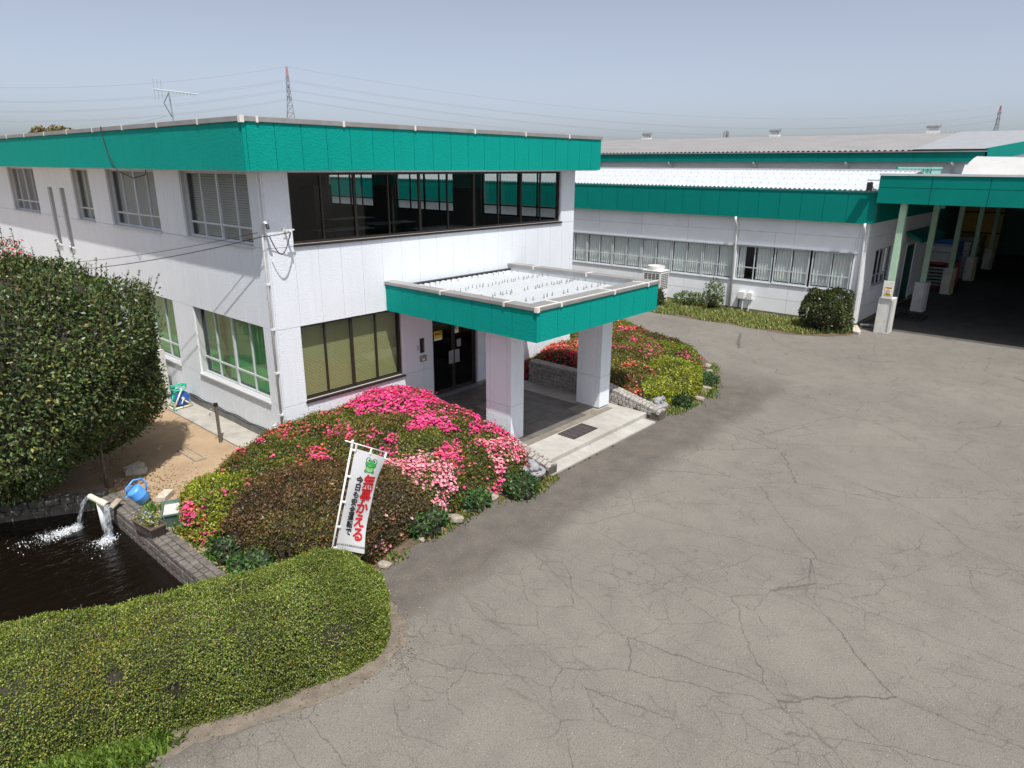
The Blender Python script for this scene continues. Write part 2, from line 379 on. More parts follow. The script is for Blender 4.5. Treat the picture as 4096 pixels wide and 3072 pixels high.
def quads_obj(name, V, C, mat, parent, kind='stuff'):
    n = len(V); k = V.shape[1]; off = np.array(wloc(parent)) if parent is not None else np.zeros(3)
    me = bpy.data.meshes.new(name); me.vertices.add(n*k); me.vertices.foreach_set('co', (V-off).reshape(-1).astype(np.float32))
    me.loops.add(n*k); me.loops.foreach_set('vertex_index', np.arange(n*k, dtype=np.int32))
    me.polygons.add(n); me.polygons.foreach_set('loop_start', np.arange(0, n*k, k, dtype=np.int32)); me.polygons.foreach_set('loop_total', np.full(n, k, dtype=np.int32))
    at = me.color_attributes.new('col', 'FLOAT_COLOR', 'POINT'); c4 = np.ones((n, k, 4), np.float32); c4[:, :, :3] = C[:, None, :]
    at.data.foreach_set('color', c4.reshape(-1)); me.update(calc_edges=True); me.materials.append(M[mat])
    o = bpy.data.objects.new(name, me); COL.objects.link(o); o.parent = parent
    if kind: o['kind'] = kind
    return o
def palette(n, cols, wts, rng, var=.25, patch=None):
    cols = np.array(cols); wts = np.array(wts, float); wts /= wts.sum()
    idx = rng.choice(len(cols), n, p=wts); c = cols[idx]*(1+rng.normal(size=(n, 1))*var).clip(.35, 1.8)
    if patch is not None: c = c*patch[:, None]
    return c.clip(0.003, .95)
def flower_arrays(P, N, size, rng):
    """five-petal open flowers as quads, (n*5,4,3)"""
    n = len(P); T = np.cross(N, rng.normal(size=(n, 3))); T /= np.linalg.norm(T, axis=1)[:, None]; B = np.cross(N, T)
    s = (size*rng.uniform(.8, 1.25, n))[:, None]; out = np.empty((n, 5, 4, 3))
    for k in range(5):
        a = k*2*math.pi/5; d = T*math.cos(a)+B*math.sin(a); e = -T*math.sin(a)+B*math.cos(a)
        out[:, k, 0] = P; out[:, k, 1] = P+(d*.55+e*.42+N*.35)*s; out[:, k, 2] = P+(d*1.0+N*.42)*s; out[:, k, 3] = P+(d*.55-e*.42+N*.35)*s
    return out.reshape(-1, 4, 3)
def dome_points(n, c, r, seed, amp=.10, freq=5, rng=None, low=-.15):
    d = rng.normal(size=(n*2, 3)); d /= np.linalg.norm(d, axis=1)[:, None]; d[:, 2] = np.where(d[:, 2] < low, -d[:, 2], d[:, 2]); d = d[:n]
    rr = 1+lump(d, amp, freq, seed)
    flat = np.sign(d)*np.abs(d)**.82; P = np.array(c)+flat*np.array(r)*rr[:, None]
    Nn = d/np.array(r); Nn /= np.linalg.norm(Nn, axis=1)[:, None]
    return P, Nn, rr, d
def core_dome(name, c, r, seed, parent, amp, freq, s=.90, nu=18, nv=9, low=-.15, mat='shade_core'):
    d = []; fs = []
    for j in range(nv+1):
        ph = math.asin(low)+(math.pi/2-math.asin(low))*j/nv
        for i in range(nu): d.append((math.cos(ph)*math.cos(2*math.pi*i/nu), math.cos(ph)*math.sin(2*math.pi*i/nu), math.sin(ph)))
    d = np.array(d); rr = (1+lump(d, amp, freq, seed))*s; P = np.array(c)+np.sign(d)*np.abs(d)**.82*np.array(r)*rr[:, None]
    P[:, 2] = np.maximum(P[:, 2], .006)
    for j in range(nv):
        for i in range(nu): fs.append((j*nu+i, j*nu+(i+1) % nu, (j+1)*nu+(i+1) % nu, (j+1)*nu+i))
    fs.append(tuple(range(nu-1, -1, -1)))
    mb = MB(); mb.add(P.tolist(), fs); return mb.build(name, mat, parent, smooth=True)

# ================================================================== SETTING
from mathutils.geometry import tessellate_polygon
POND = [(-3.87, -4.7), (-3.87, .40), (-9, 3.2), (-14, 3.2), (-14, -4.7)]
outer = [(-3000, -3000), (3000, -3000), (3000, 3000), (-3000, 3000)]
tri = tessellate_polygon([[Vector((x, y, 0)) for x, y in outer], [Vector((x, y, 0)) for x, y in POND]])
mb = MB(); mb.add([(x, y, 0) for x, y in outer+POND], tri)
struct('ground', mb, 'asphalt', fix=True)
g = bpy.data.objects['ground']
if g.data.polygons[0].normal.z < 0: g.data.flip_normals()
def sheet(name, poly, z, mat):
    t = tessellate_polygon([[Vector((x, y, 0)) for x, y in poly]]); m = MB(); m.add([(x, y, z) for x, y in poly], t)
    o = struct(name, m, mat)
    if o.data.polygons[0].normal.z < 0: o.data.flip_normals()
    return o
YARD = [(-3.4, -4.0), (-2.6, -3.9), (-1.2, -3.0), (-.62, .2), (-.62, 7), (-.62, 24), (-14, 24), (-14, 3.35), (-9, 3.35), (-3.5, .6)]
sheet('soil_yard', YARD, .004, 'soil')
BEDL = [(-3.4, -4.02), (-2.3, -5.5), (-1.63, -5.55), (-.74, -5.36), (-.08, -5.42), (.84, -5.24), (1.68, -5.26), (2.34, -5.55), (2.98, -5.42), (2.98, 0), (-.62, .1), (-1.2, -2.9), (-2.6, -3.8)]
sheet('planting_bed', BEDL, .008, 'dirt')
BEDR = [(7.97, -5.2), (8.9, -5.25), (9.42, -5.45), (10.42, -5.4), (11.71, -4.85), (13.54, -3.95), (14.49, -3.1), (15.3, -1.15), (17.1, 1.38), (17.4, 2.43), (17, 4), (10.9, 4), (10.9, 0), (7.97, 0)]
sheet('planting_bed', BEDR, .008, 'dirt')
GR = [(19.85, 6), (19.85, 2), (19.78, .3), (19.9, -2.5), (19.7, -4.1), (20.4, -5.5), (21.3, -6.1), (22.45, -6.2), (22.9, -5.8), (22.9, 9), (20, 9)]
_rs = random.Random(4); HD = [(-7.6, -5.2), (-6.6, -6.1), (-6.2, -6.55), (-5.8, -6.75), (-5.2, -6.86), (-4.4, -7.14), (-3.86, -7.36), (-3.16, -7.46), (-2.55, -7.30), (-2.2, -6.9), (-2.05, -6.4), (-2.1, -5.8), (-2.4, -5.4), (-3.2, -5.4), (-5, -5.2)]
hd2 = []
for (a_, b_) in zip(HD, HD[1:]+HD[:1]):
    for k_ in range(5): hd2.append((a_[0]+(b_[0]-a_[0])*k_/5+_rs.uniform(-.05, .05), a_[1]+(b_[1]-a_[1])*k_/5+_rs.uniform(-.05, .05)))
sheet('hedge_soil', hd2, .004, plain('dusty_edge_soil', (.17, .142, .112), .95, .3, 5, .8, 60, bdist=.01))
sheet('grass_verge', GR, .006, 'dirt')
mb = MB().box(-.68, .02, 0.0, 24, -.2, .05); struct('concrete_apron', mb, 'concrete', bevel=.01)
sheet('canopy_floor', [(23.3, -5.8), (23.3, -28), (62, -28), (62, -5.8)], .004, plain('shaded_concrete', (.075, .07, .065), .8, .25, 1.5))  # floor colour made dark for the shade under the canopy
# pond basin and water
mb = MB(); n = len(POND); mb.add([(x, y, -.9) for x, y in POND]+[(x, y, 0) for x, y in POND], [tuple(range(n))]+[(i, i+n, (i+1) % n+n, (i+1) % n) for i in range(n)])
struct('pond_basin', mb, 'settsdark', fix=False)
sheet('pond_water', [(x, y) for x, y in POND], -.13, 'water')

# ================================================================== OFFICE BUILDING
OFF = thing('office_building', (0, 0, 0), 'two-storey white office building with a teal parapet band and dark ribbon windows', 'building')
L, D = 10.85, 24.0; ZB, ZT = 6.25, 7.16; DXF, DYF = .57, .54
Z1, Z2, Z3 = 1.06, 2.87, 4.66
PT = .012   # joint half-depth
def panels(axis, a0, a1, z0, z1, joints, holes, face, parent, mat='white', name='wall_panel', t=.06, gap=.008, out=-1, zgap=.010):
    """panels on a wall plane: axis 'x' (front walls) or 'y' (side walls)"""
    ed = sorted(set([a0, a1]+[j for j in joints if a0+.03 < j < a1-.03]))
    for i in range(len(ed)-1):
        segs = [(ed[i], ed[i+1], z0, z1)]
        for (h0, h1, hz0, hz1) in holes:
            ns = []
            for (p, q, r, s) in segs:
                if h1 <= p+.005 or h0 >= q-.005 or hz1 <= r+.005 or hz0 >= s-.005: ns.append((p, q, r, s)); continue
                if p < h0-.03: ns.append((p, h0, r, s))
                if q > h1+.03: ns.append((h1, q, r, s))
                if r < hz0-.03: ns.append((max(p, h0), min(q, h1), r, hz0))
                if s > hz1+.03: ns.append((max(p, h0), min(q, h1), hz1, s))
            segs = ns
        for (p, q, r, s) in segs:
            m = MB(); f0, f1 = (face, face-out*t)
            if axis == 'x': m.box(p+gap/2, q-gap/2, f0, f1, r+zgap/2, s-zgap/2)
            else: m.box(f0, f1, p+gap/2, q-gap/2, r+zgap/2, s-zgap/2)
            m.build(name, mat, parent)
def wall_core(axis, a0, a1, z0, z1, holes, f0, f1, parent, mat='core', name='wall_core'):
    """backing wall with rectangular openings"""
    m = MB(); cuts = sorted(set([a0, a1]+[h for H in holes for h in H[:2] if a0 < h < a1]))
    for p, q in zip(cuts[:-1], cuts[1:]):
        zc = sorted([(H[2], H[3]) for H in holes if H[0] <= p+1e-4 and H[1] >= q-1e-4]); z = z0
        for (h0, h1) in zc+[(z1, z1)]:
            if h0 > z+1e-3: m.box(*((p, q, f0, f1) if axis == 'x' else (f0, f1, p, q)), z, min(h0, z1))
            z = max(z, h1)
    return m.build(name, mat, parent)
HF = [(.655, 10.16, 4.70, 6.21), (.62, 3.55, Z1+.02, Z2-.0), (4.6, 6.35, .15, 2.62)]
WL_UP = [(.55, 3.85), (5.3, 8.65), (10.08, 11.62), (15.45, 18.75), (20.85, 23.6)]
WL_LO = [(.54, 4.08), (5.28, 8.82), (10.0, 13.5), (15, 18.5)]
HL = [(a, b, 4.68, 6.21) for a, b in WL_UP]+[(12.48, 13.0, 3.70, 5.60), (13.7, 14.22, 3.71, 5.60)]+[(a, b, Z1+.02, Z2) for a, b in WL_LO]
WR_UP = [(.62, 4.0), (5.47, 8.82), (10.3, 13.6)]
HR = [(a, b, 4.70, 6.21) for a, b in WR_UP]
jx = [.038+.6*k for k in range(19)]; jy = [.04+.6*k for k in range(41)]
EB = [(.23, Z1), (Z1, Z2), (Z2, Z3), (Z3, ZB)]
for z0, z1 in EB:
    panels('x', 0, L, z0, z1, jx, HF, 0, OFF); panels('y', 0.061, D, z0, z1, jy, HL, 0, OFF)
panels('y', .061, D, .23, ZB, [.04+2.4*k for k in range(11)], HR, L, OFF, out=1)
wall_core('x', .055, L-.055, .0, ZB, HF, .05, .20, OFF); wall_core('y', .20, D, 0, ZB, HL, .05, .20, OFF); wall_core('y', .20, D, 0, ZB, HR, L-.20, L-.05, OFF)
MB().box(0.02, L-.02, D-.2, D, 0, ZB).build('wall_core', 'white', OFF)
mb = MB(); mb.box(.018, 4.6, .018, .06, 0, .226); mb.box(6.35, L-.018, .018, .06, 0, .226); mb.box(.018, .06, .06, D, 0, .226); mb.box(L-.06, L-.018, .06, D, 0, .226); mb.build('plinth', 'plinth', OFF)
# interior floors, ceiling, partitions
MB().box(.2, L-.2, .2, D-.2, .02, .145).build('floor_slab', 'infloor', OFF)
MB().box(.2, L-.2, .2, D-.2, 3.30, 3.72).build('floor_slab', 'infloor', OFF)
MB().box(.2, L-.2, .2, D-.2, 6.22, 6.30).build('ceiling', 'inwall', OFF)
MB().box(.2, L-.2, 14.4, 14.5, 3.72, 6.22).build('partition', 'inwall', OFF)
MB().box(.2, 4.4, 3.0, 3.1, .145, 3.3).build('partition', 'inwall', OFF); MB().box(4.4, 4.5, .2, 8, .145, 3.3).build('partition', 'inwall', OFF)
MB().box(4.5, L-.2, 5, 5.1, .145, 3.3).build('partition', 'inwall', OFF)
# parapet band
MB().box(-DXF+.05, L+.60-.05, -DYF+.05, D, ZB+.01, ZT-.02).build('parapet_core', 'tealcore', OFF)
XF1 = L+.60
panels('x', -DXF, XF1, ZB, ZT, [-DXF+.085+.6*k for k in range(22)], [], -DYF, OFF, 'teal', 'parapet_panel', t=.055, gap=.012)
panels('y', -DYF+.06, D, ZB, ZT, [-DYF+.085+.6*k for k in range(42)], [], -DXF, OFF, 'teal', 'parapet_panel', t=.055, gap=.012)
panels('y', -DYF+.06, D, ZB, ZT, [3*k for k in range(1, 9)], [], XF1, OFF, 'teal', 'parapet_panel', t=.055, gap=.012, out=1)
MB().box(-DXF+.07, XF1-.07, -DYF+.07, D, ZB-.012, ZB+.008).build('soffit', 'white', OFF)
CW = .34
mb = MB(); mb.box(-DXF-.03, XF1+.03, -DYF-.03, -DYF+CW, ZT, ZT+.10); mb.build('coping', 'coping', OFF, bevel=.006)
mb = MB(); mb.box(-DXF-.03, -DXF+CW, -DYF+CW+.002, D, ZT, ZT+.10); mb.build('coping', 'coping', OFF, bevel=.006)
mb = MB(); mb.box(XF1-CW, XF1+.03, -DYF+CW+.002, D, ZT, ZT+.10); mb.build('coping', 'coping', OFF, bevel=.006)
def capx(x, y0, z, w=.05): MB().box(x-w/2, x+w/2, y0-.037, y0+CW, z-.012, z+.107).build('coping_joint', 'capwhite', OFF)
def capy(x0, y, z, w=.05): MB().box(x0-.037, x0+CW, y-w/2, y+w/2, z-.012, z+.107).build('coping_joint', 'capwhite', OFF)
for k in range(6): capx(-.25+2.0*k, -DYF, ZT)
for k in range(10): capy(-DXF, 1.22+2.02*k, ZT)
MB().box(-DXF-.04, -DXF+.05, -DYF-.04, -DYF+.05, ZT-.02, ZT+.11).build('coping_joint', 'capwhite', OFF)

# ---- windows
def tr(axis, face, inw):
    """(u,w,z) -> world box helper; w = depth from the face inward"""
    def f(m, u0, u1, w0, w1, z0, z1):
        a, b = face+inw*w0, face+inw*w1
        return m.box(u0, u1, a, b, z0, z1) if axis == 'x' else m.box(a, b, u0, u1, z0, z1)
    return f
def window(parent, axis, face, inw, u0, u1, z0, z1, fmat, gmat, mull, transom=None, depth=.09, fw=.045, blind=None, bmat='blind', btilt=.5, sill=True, fd=.06, heavy=(), pitch=.05, bgap=.10):
    B = tr(axis, face, inw); m = MB()
    B(m, u0, u1, depth, depth+fd, z0, z0+fw); B(m, u0, u1, depth, depth+fd, z1-fw, z1)
    B(m, u0, u0+fw, depth+.002, depth+fd-.002, z0+fw, z1-fw); B(m, u1-fw, u1, depth+.002, depth+fd-.002, z0+fw, z1-fw)
    win = m.build('window', fmat, parent)
    if sill:
        s = MB(); B(s, u0-.03, u1+.03, -.045, depth+.01, z0-.05, z0-.004); s.build('sill', fmat if fmat != 'bronze' else 'bronze', win, bevel=.004)
    eds = [u0+fw]+list(mull)+[u1-fw]
    for i, a in enumerate(mull):
        hw = .034 if i in heavy else .018
        s = MB(); B(s, a-hw, a+hw, depth-.004, depth+fd-.01, z0+fw, z1-fw); s.build('mullion', fmat, win)
    if transom:
        for p, q in zip(eds[:-1], eds[1:]):
            s = MB(); B(s, p+.02, q-.02, depth+.006, depth+fd-.014, transom-.022, transom+.022); s.build('transom', fmat, win)
    for i, (p, q) in enumerate(zip(eds[:-1], eds[1:])):
        dd = depth+.028+(.012 if i % 2 else 0); s = MB()
        s.add([(p, face+inw*dd, z0+fw), (q, face+inw*dd, z0+fw), (q, face+inw*dd, z1-fw), (p, face+inw*dd, z1-fw)] if axis == 'x' else [(face+inw*dd, p, z0+fw), (face+inw*dd, q, z0+fw), (face+inw*dd, q, z1-fw), (face+inw*dd, p, z1-fw)], [(0, 1, 2, 3)]); s.build('pane', gmat, win)
    if blind:
        s = MB(); zt = z1-.04; zb = z0+.05 if blind is True else blind
        w0 = depth+fd+bgap; hh = pitch*.5*math.sin(btilt)+.006; ww = pitch*.55*math.cos(btilt)
        z = zt
        while z > zb:
            a, b = face+inw*w0, face+inw*(w0+ww*2)
            vs = [(u0+.02, a, z-hh), (u1-.02, a, z-hh), (u1-.02, b, z+hh), (u0+.02, b, z+hh)]
            if axis == 'y': vs = [(y, x, zz) for x, y, zz in vs]
            s.add(vs, [(0, 1, 2, 3)]); z -= pitch
        o = s.build('blind', bmat, win); o['kind'] = 'stuff'
    return win
muF = [1.489, 2.399, 3.379, 4.385, 5.36, 6.35, 7.328, 8.333, 9.225]
window(OFF, 'x', 0, 1, .655, 10.16, 4.70, 6.21, 'bronze', 'glassdark', muF, None, fw=.055, heavy=(1, 3, 5, 7))
window(OFF, 'x', 0, 1, .62, 3.55, Z1+.02, Z2, 'bronze', 'glassolive', [1.30, 2.05, 2.78], None, fw=.055, heavy=(1,), blind=True, bmat='blindy', btilt=.95, pitch=.036)
def sash(a, b): return [a+(b-a)*f for f in (.25, .5, .75)]
for i, (a, b) in enumerate(WL_UP):
    if b-a > 2: window(OFF, 'y', 0, 1, a, b, 4.68, 6.21, 'alu', 'glass', sash(a, b), 5.03, heavy=(1,), blind=True if i in (0, 1) else None, btilt=.6 if i == 0 else .8, pitch=.055, depth=.13)
    else: window(OFF, 'y', 0, 1, a, b, 4.68, 6.21, 'alu', 'glass', [(a+b)/2], 5.03, blind=True, bmat='blindy', btilt=.9, depth=.13)
window(OFF, 'y', 0, 1, 12.48, 13.0, 3.70, 5.60, 'alu', 'glass', [], 4.62, depth=.13); window(OFF, 'y', 0, 1, 13.7, 14.22, 3.71, 5.60, 'alu', 'glass', [], 4.62, depth=.13)
for (a, b) in WL_LO: window(OFF, 'y', 0, 1, a, b, Z1+.02, Z2, 'alu', 'glassgreen', sash(a, b), 1.52, heavy=(1,), blind=True, bmat='blindg', btilt=.9, pitch=.04, depth=.13)
for (a, b) in WR_UP: window(OFF, 'y', L, -1, a, b, 4.70, 6.21, 'bronze', 'glass', sash(a, b), 5.05, heavy=(1,))
# ---- entrance door
dm = MB(); dm.box(4.6, 6.35, .10, .17, 2.55, 2.62); dm.box(4.6, 4.66, .10, .17, .15, 2.55); dm.box(6.29, 6.35, .10, .17, .15, 2.55); dm.box(4.66, 6.29, .11, .16, 2.19, 2.25); dm.box(4.66, 6.29, .10, .17, .15, .165)
door = dm.build('entrance_door', 'bronze', OFF)
MB().add([(4.66, .133, 2.25), (6.29, .133, 2.25), (6.29, .133, 2.55), (4.66, .133, 2.55)], [(0, 1, 2, 3)]).build('transom_pane', 'glassdark', door)
for (a, b) in ((4.67, 5.47), (5.48, 6.28)):
    s = MB(); s.box(a, b, .118, .152, .17, .27); s.box(a, b, .118, .152, 2.10, 2.185); s.box(a, a+.06, .119, .151, .27, 2.10); s.box(b-.06, b, .119, .151, .27, 2.10); s.build('door_leaf', 'bronze', door)
    MB().add([(a+.06, .135, .27), (b-.06, .135, .27), (b-.06, .135, 2.1), (a+.06, .135, 2.1)], [(0, 1, 2, 3)]).build('door_pane', 'glassdark', door)
for a in (5.27, 5.50): MB().box(a, a+.185, .085, .105, .98, 1.36).build('push_plate', 'steel', door, bevel=.004)
def flat(name, vs, fs, mat, parent): m = MB(); m.add(vs, fs); return m.build(name, mat, parent)
def sign_front(name, x0, x1, z0, z1, y, mat, parent, t=.008): return MB().box(x0, x1, y-t, y, z0, z1).build(name, mat, parent)
s = sign_front('aed_sticker', 4.76, 5.06, 1.80, 2.0, .128, 'ink_yellow', door, .003)
tv, tf = text_mesh('AED', .14, .004); flat('lettering', [(4.96+v[0], .1235, 1.925+v[1]) for v in tv], tf, 'ink_black', door)
MB().lathe((4.825, .123, 1.92), [(.045, 0), (.045, .002)], 14, 'y').build('heart_mark', 'ink_red', door)
sign_front('aed_caption', 4.76, 5.06, 1.74, 1.80, .128, 'ink_white', door, .003)
sign_front('door_sticker', 5.53, 5.70, 1.83, 2.09, .128, 'ink_white', door, .003); sign_front('sticker_blue', 5.54, 5.69, 1.93, 2.08, .1245, 'ink_blue', door, .002)
flat('sticker_wedge', [(5.54, .1215, 1.935), (5.69, .1215, 1.935), (5.69, .1215, 2.08)], [(0, 1, 2)], 'ink_yellow', door)
sign_front('door_notice', 5.62, 5.78, 1.42, 1.64, .128, 'ink_grey', door, .003)
MB().box(4.5, 6.45, -.12, .10, .15, .17).build('door_threshold', 'steel', OFF)
# dim pigeon-hole cabinet seen through the door
cab = MB(); cab.box(5.2, 5.9, 2.2, 2.5, .15, 1.9)
cabo = cab.build('shoe_cabinet', 'inwall', OFF)
for i in range(3):
    for j in range(8): MB().box(5.23+.22*i, 5.42+.22*i, 2.17, 2.2, .3+.2*j, .44+.2*j).build('cabinet_drawer', 'blind', cabo)

# ---- entrance porch (canopy slab, columns)
PX0, PX1, PY, PZB, PZT = 3.078, 7.904, -4.93, 2.87, 3.54
por = MB(); por.box(PX0+.05, PX1-.05, PY+.05, -.002, PZB+.005, 3.28); por = por.build('porch_canopy', 'tealcore', OFF)
mb = MB(); mb.box(PX0+.05, PX0+.25, PY+.05, -.004, 3.28, PZT); mb.box(PX1-.25, PX1-.05, PY+.05, -.004, 3.28, PZT); mb.box(PX0+.25, PX1-.25, PY+.05, PY+.40, 3.28, PZT-.002); mb.build('parapet_upstand', 'roofwhite', por)
panels('x', PX0, PX1, PZB, PZT, [PX0+.085+.6*k for k in range(9)], [], PY, por, 'teal', 'fascia_panel', t=.055, gap=.012)
panels('y', PY+.06, -.004, PZB, PZT, [PY+.085+.6*k for k in range(9)], [], PX0, por, 'teal', 'fascia_panel', t=.055, gap=.012)
panels('y', PY+.06, -.004, PZB, PZT, [PY+.085+.6*k for k in range(9)], [], PX1, por, 'teal', 'fascia_panel', t=.055, gap=.012, out=1)
MB().box(PX0+.06, PX1-.06, PY+.06, -.01, PZB-.004, PZB+.004).build('porch_soffit', 'white', por)
mb = MB(); mb.box(PX0-.03, PX1+.03, PY-.03, PY+.42, PZT, PZT+.075); mb.build('coping', 'coping', por, bevel=.005)
mb = MB(); mb.box(PX0-.03, PX0+.27, PY+.422, -.004, PZT, PZT+.075); mb.build('coping', 'coping', por, bevel=.005)
mb = MB(); mb.box(PX1-.27, PX1+.03, PY+.422, -.004, PZT, PZT+.075); mb.build('coping', 'coping', por, bevel=.005)
MB().box(PX0-.032, PX1+.032, PY+.02, PY+.05, PZT+.074, PZT+.084).build('coping_seam', 'capwhite', por)
for x in (PX0+.78, PX0+2.8, PX0+4.3): MB().box(x-.025, x+.025, PY-.038, PY+.43, PZT-.012, PZT+.082).build('coping_joint', 'capwhite', por)
for y in (-4.03, -2.04): MB().box(PX0-.038, PX0+.28, y-.025, y+.025, PZT-.012, PZT+.082).build('coping_joint', 'capwhite', por)
for y in (-1.0, -2.87): MB().box(PX1-.28, PX1+.038, y-.025, y+.025, PZT-.012, PZT+.082).build('coping_joint', 'capwhite', por)
MB().box(PX0-.038, PX0+.05, PY-.038, PY+.05, PZT-.02, PZT+.086).build('coping_joint', 'capwhite', por)
# ribbed roof sheet, ribs along Y
def ribbed(x0, x1, y0, y1, z0, z1, pitch, h, along='y', flat_frac=.5):
    m = MB(); nn = int((x1-x0)/pitch); xs = []
    for i in range(nn):
        a = x0+i*pitch; xs += [(a, 0), (a+pitch*.35, 0), (a+pitch*.5, h), (a+pitch*.85, h)]
    xs.append((x1, 0)); vs = [(x, y0, z0+d) for x, d in xs]+[(x, y1, z1+d) for x, d in xs]; k = len(xs)
    m.add(vs, [(i, i+1, k+i+1, k+i) for i in range(k-1)]); return m
ribbed(PX0+.27, PX1-.27, PY+.42, -.14, 3.37, 3.40, .2, .038).build('roof_sheet', 'roofwhite', por)
MB().box(PX0+.27, PX1-.27, -.13, -.006, 3.285, 3.47).build('wall_gap_strip', 'black', por)  # black strip along the gap between roof sheet and wall
bolt = MB().tube([(0, 0, 0), (0, 0, .075)], .010, 6); bolt.lathe((0, 0, 0), [(.028, 0), (.022, .012)], 8)
bme = bpy.data.meshes.new('roof_bolt'); bme.from_pydata(bolt.v, [], bolt.f); bme.materials.append(M['bolt'])
for j, y in enumerate((-.5, -1.5, -1.62, -2.6, -2.72, -3.6, -4.2)):
    for i in range(21):
        if random.random() < .72: place('roof_bolt', bme, por, (PX0+.27+.2*i+.135, y+random.uniform(-.05, .05), 3.425))
for (x0, x1, y0, y1) in ((3.585, 4.04, -3.77, -2.98), (6.92, 7.385, -3.96, -3.2)):
    c = MB().box(x0+.05, x1-.05, y0+.05, y1-.05, .15, PZB).build('porch_column', 'core', OFF)
    MB().box(x0+.015, x1-.015, y0+.015, y1-.015, .152, .20).build('column_base', 'plinth', c)
    for z0, z1 in ((.20, 1.05), (1.05, PZB-.005)):
        panels('x', x0, x1, z0, z1, [], [], y0, c, 'white', 'column_panel'); panels('x', x0, x1, z0, z1, [], [], y1, c, 'white', 'column_panel', out=1)
        panels('y', y0+.061, y1-.061, z0, z1, [y0+.14, y1-.14], [], x0, c, 'white', 'column_panel'); panels('y', y0+.061, y1-.061, z0, z1, [], [], x1, c, 'white', 'column_panel', out=1)
# wall furniture by the door
t = thing('name_plaque', (4.2, 0, 1.55), 'tall black company plaque on the wall left of the entrance door', 'plaque')
MB().box(4.13, 4.265, -.025, 0, 1.55, 1.945).build('board', 'black', t); 
mb = MB(); [mb.box(4.225, 4.245, -.028, -.0255, 1.60+.033*k, 1.622+.033*k) for k in range(9)]; mb.build('gilt_print', plain('gilt', (.35, .25, .08), .4), t)
t = thing('small_sign', (4.05, 0, 1.61), 'small white vertical sign beside the black company plaque', 'sign')
MB().box(4.0, 4.1, -.014, 0, 1.61, 1.80).build('board', 'pvc', t); MB().box(4.035, 4.065, -.017, -.0145, 1.64, 1.77).build('print', 'ink_grey', t)
t = thing('intercom_box', (4.21, 0, 1.31), 'bronze framed intercom box on the wall beside the entrance door', 'intercom')
mb = MB(); mb.box(4.11, 4.32, -.05, 0, 1.31, 1.47); mb.build('case', plain('intercom_case', (.25, .22, .18), .4), t, bevel=.006)
MB().box(4.16, 4.25, -.054, -.051, 1.34, 1.43).build('label_plate', 'ink_white', t); MB().box(4.17, 4.24, -.057, -.0545, 1.395, 1.425).build('print', 'ink_black', t)
# rooms: tables seen through the upper ribbon window
for i, (x, y, lx, ly) in enumerate(((8.4, 8.9, 1.9, .7), (8.2, 6.2, 1.9, .7), (5.6, 5.2, 1.9, .7), (8.1, 3.4, 1.9, .7), (5.2, 2.4, 1.9, .7), (4.2, 8.2, 1.9, .7))):
    t = thing('meeting_table', (x, y, 3.72), ['white meeting table furthest back by the end-wall windows, seen through the ribbon window', 'white meeting table before the middle end-wall window upstairs', 'white meeting table in the middle of the upstairs room', 'white meeting table near the right of the ribbon window upstairs', 'white meeting table close behind the left of the ribbon window', 'white meeting table at the back left of the upstairs room'][i], 'table', 'tables in the upstairs room')
    MB().box(x-lx/2, x+lx/2, y-ly/2, y+ly/2, 4.40, 4.43).build('tabletop', 'blind', t)
    for sx in (-1, 1):
        for sy in (-1, 1): MB().box(x+sx*(lx/2-.1)-.02, x+sx*(lx/2-.1)+.02, y+sy*(ly/2-.08)-.02, y+sy*(ly/2-.08)+.02, 3.72, 4.40).build('leg', 'bronze', t)
solid('locker_cabinet', MB().box(9.6, 10.5, 13.0, 13.9, 3.72, 5.55), 'inwall', 'grey cabinet standing before the far end-wall window upstairs', 'cabinet', bevel=.01)

# conduit, weatherhead and service cable at the near corner
t = thing('service_conduit', (-.06, .06, .3), 'white conduit pipe with bent weatherhead on the building corner', 'conduit')
MB().tube([(-.045, .05, 5.30), (-.045, .05, 6.24)], .018, 8).build('upper_pipe', 'pvc', t)
MB().tube([(-.05, .05, .3), (-.05, .05, 4.9), (-.05, .04, 5.08), (-.06, -.03, 5.20), (-.06, -.14, 5.22), (-.06, -.2, 5.17)], .028, 10).build('lower_pipe', 'pvc', t, smooth=True)
MB().tube([(-.06, -.19, 5.19), (-.06, -.24, 5.10)], .035, 8).build('weatherhead', 'black', t)
for z in (.9, 1.9, 2.9, 3.9): MB().box(-.085, .0, .015, .085, z-.02, z+.02).build('clip', 'pvc', t)
t = thing('cable_bracket', (.45, 0, 4.9), 'small white cable bracket on the front wall left of the ribbon window', 'bracket')
mb = MB(); mb.box(.42, .46, -.25, 0, 5.0, 5.03); mb.box(.42, .46, -.25, -.21, 4.88, 5.0); mb.box(.34, .54, -.24, -.22, 5.03, 5.06); mb.build('arm', 'pvc', t)
MB().box(.40, .48, -.012, 0, 4.86, 5.08).build('plate', 'pvc', t)
far = CAM+ray(-150, 1075).normalized()*30
solid('service_cable', MB().tube(curve_pts((.44, -.24, 5.0), (-.16, -.1, 4.93), .01, 4)[:-1]+curve_pts((-.16, -.1, 4.93), far, .35), .009, 6), 'wire', 'black overhead service cable strung from the wall bracket to the left', 'cable')
solid('service_cable', MB().tube(curve_pts((-.12, .1, 5.0), far+Vector((0, .3, .18)), .30), .006, 6), 'wire', 'thin grey cable running just above the black service cable', 'cable')
lp = [Vector((-.06, -.2, 4.95))+Vector((.5*tt, -.05, -.42*math.sin(math.pi*tt)+.05*tt)) for tt in [i/14 for i in range(15)]]
solid('cable_loop', MB().tube(lp, .012, 6), 'wire', 'black drooping cable loop between conduit and wall bracket', 'cable')
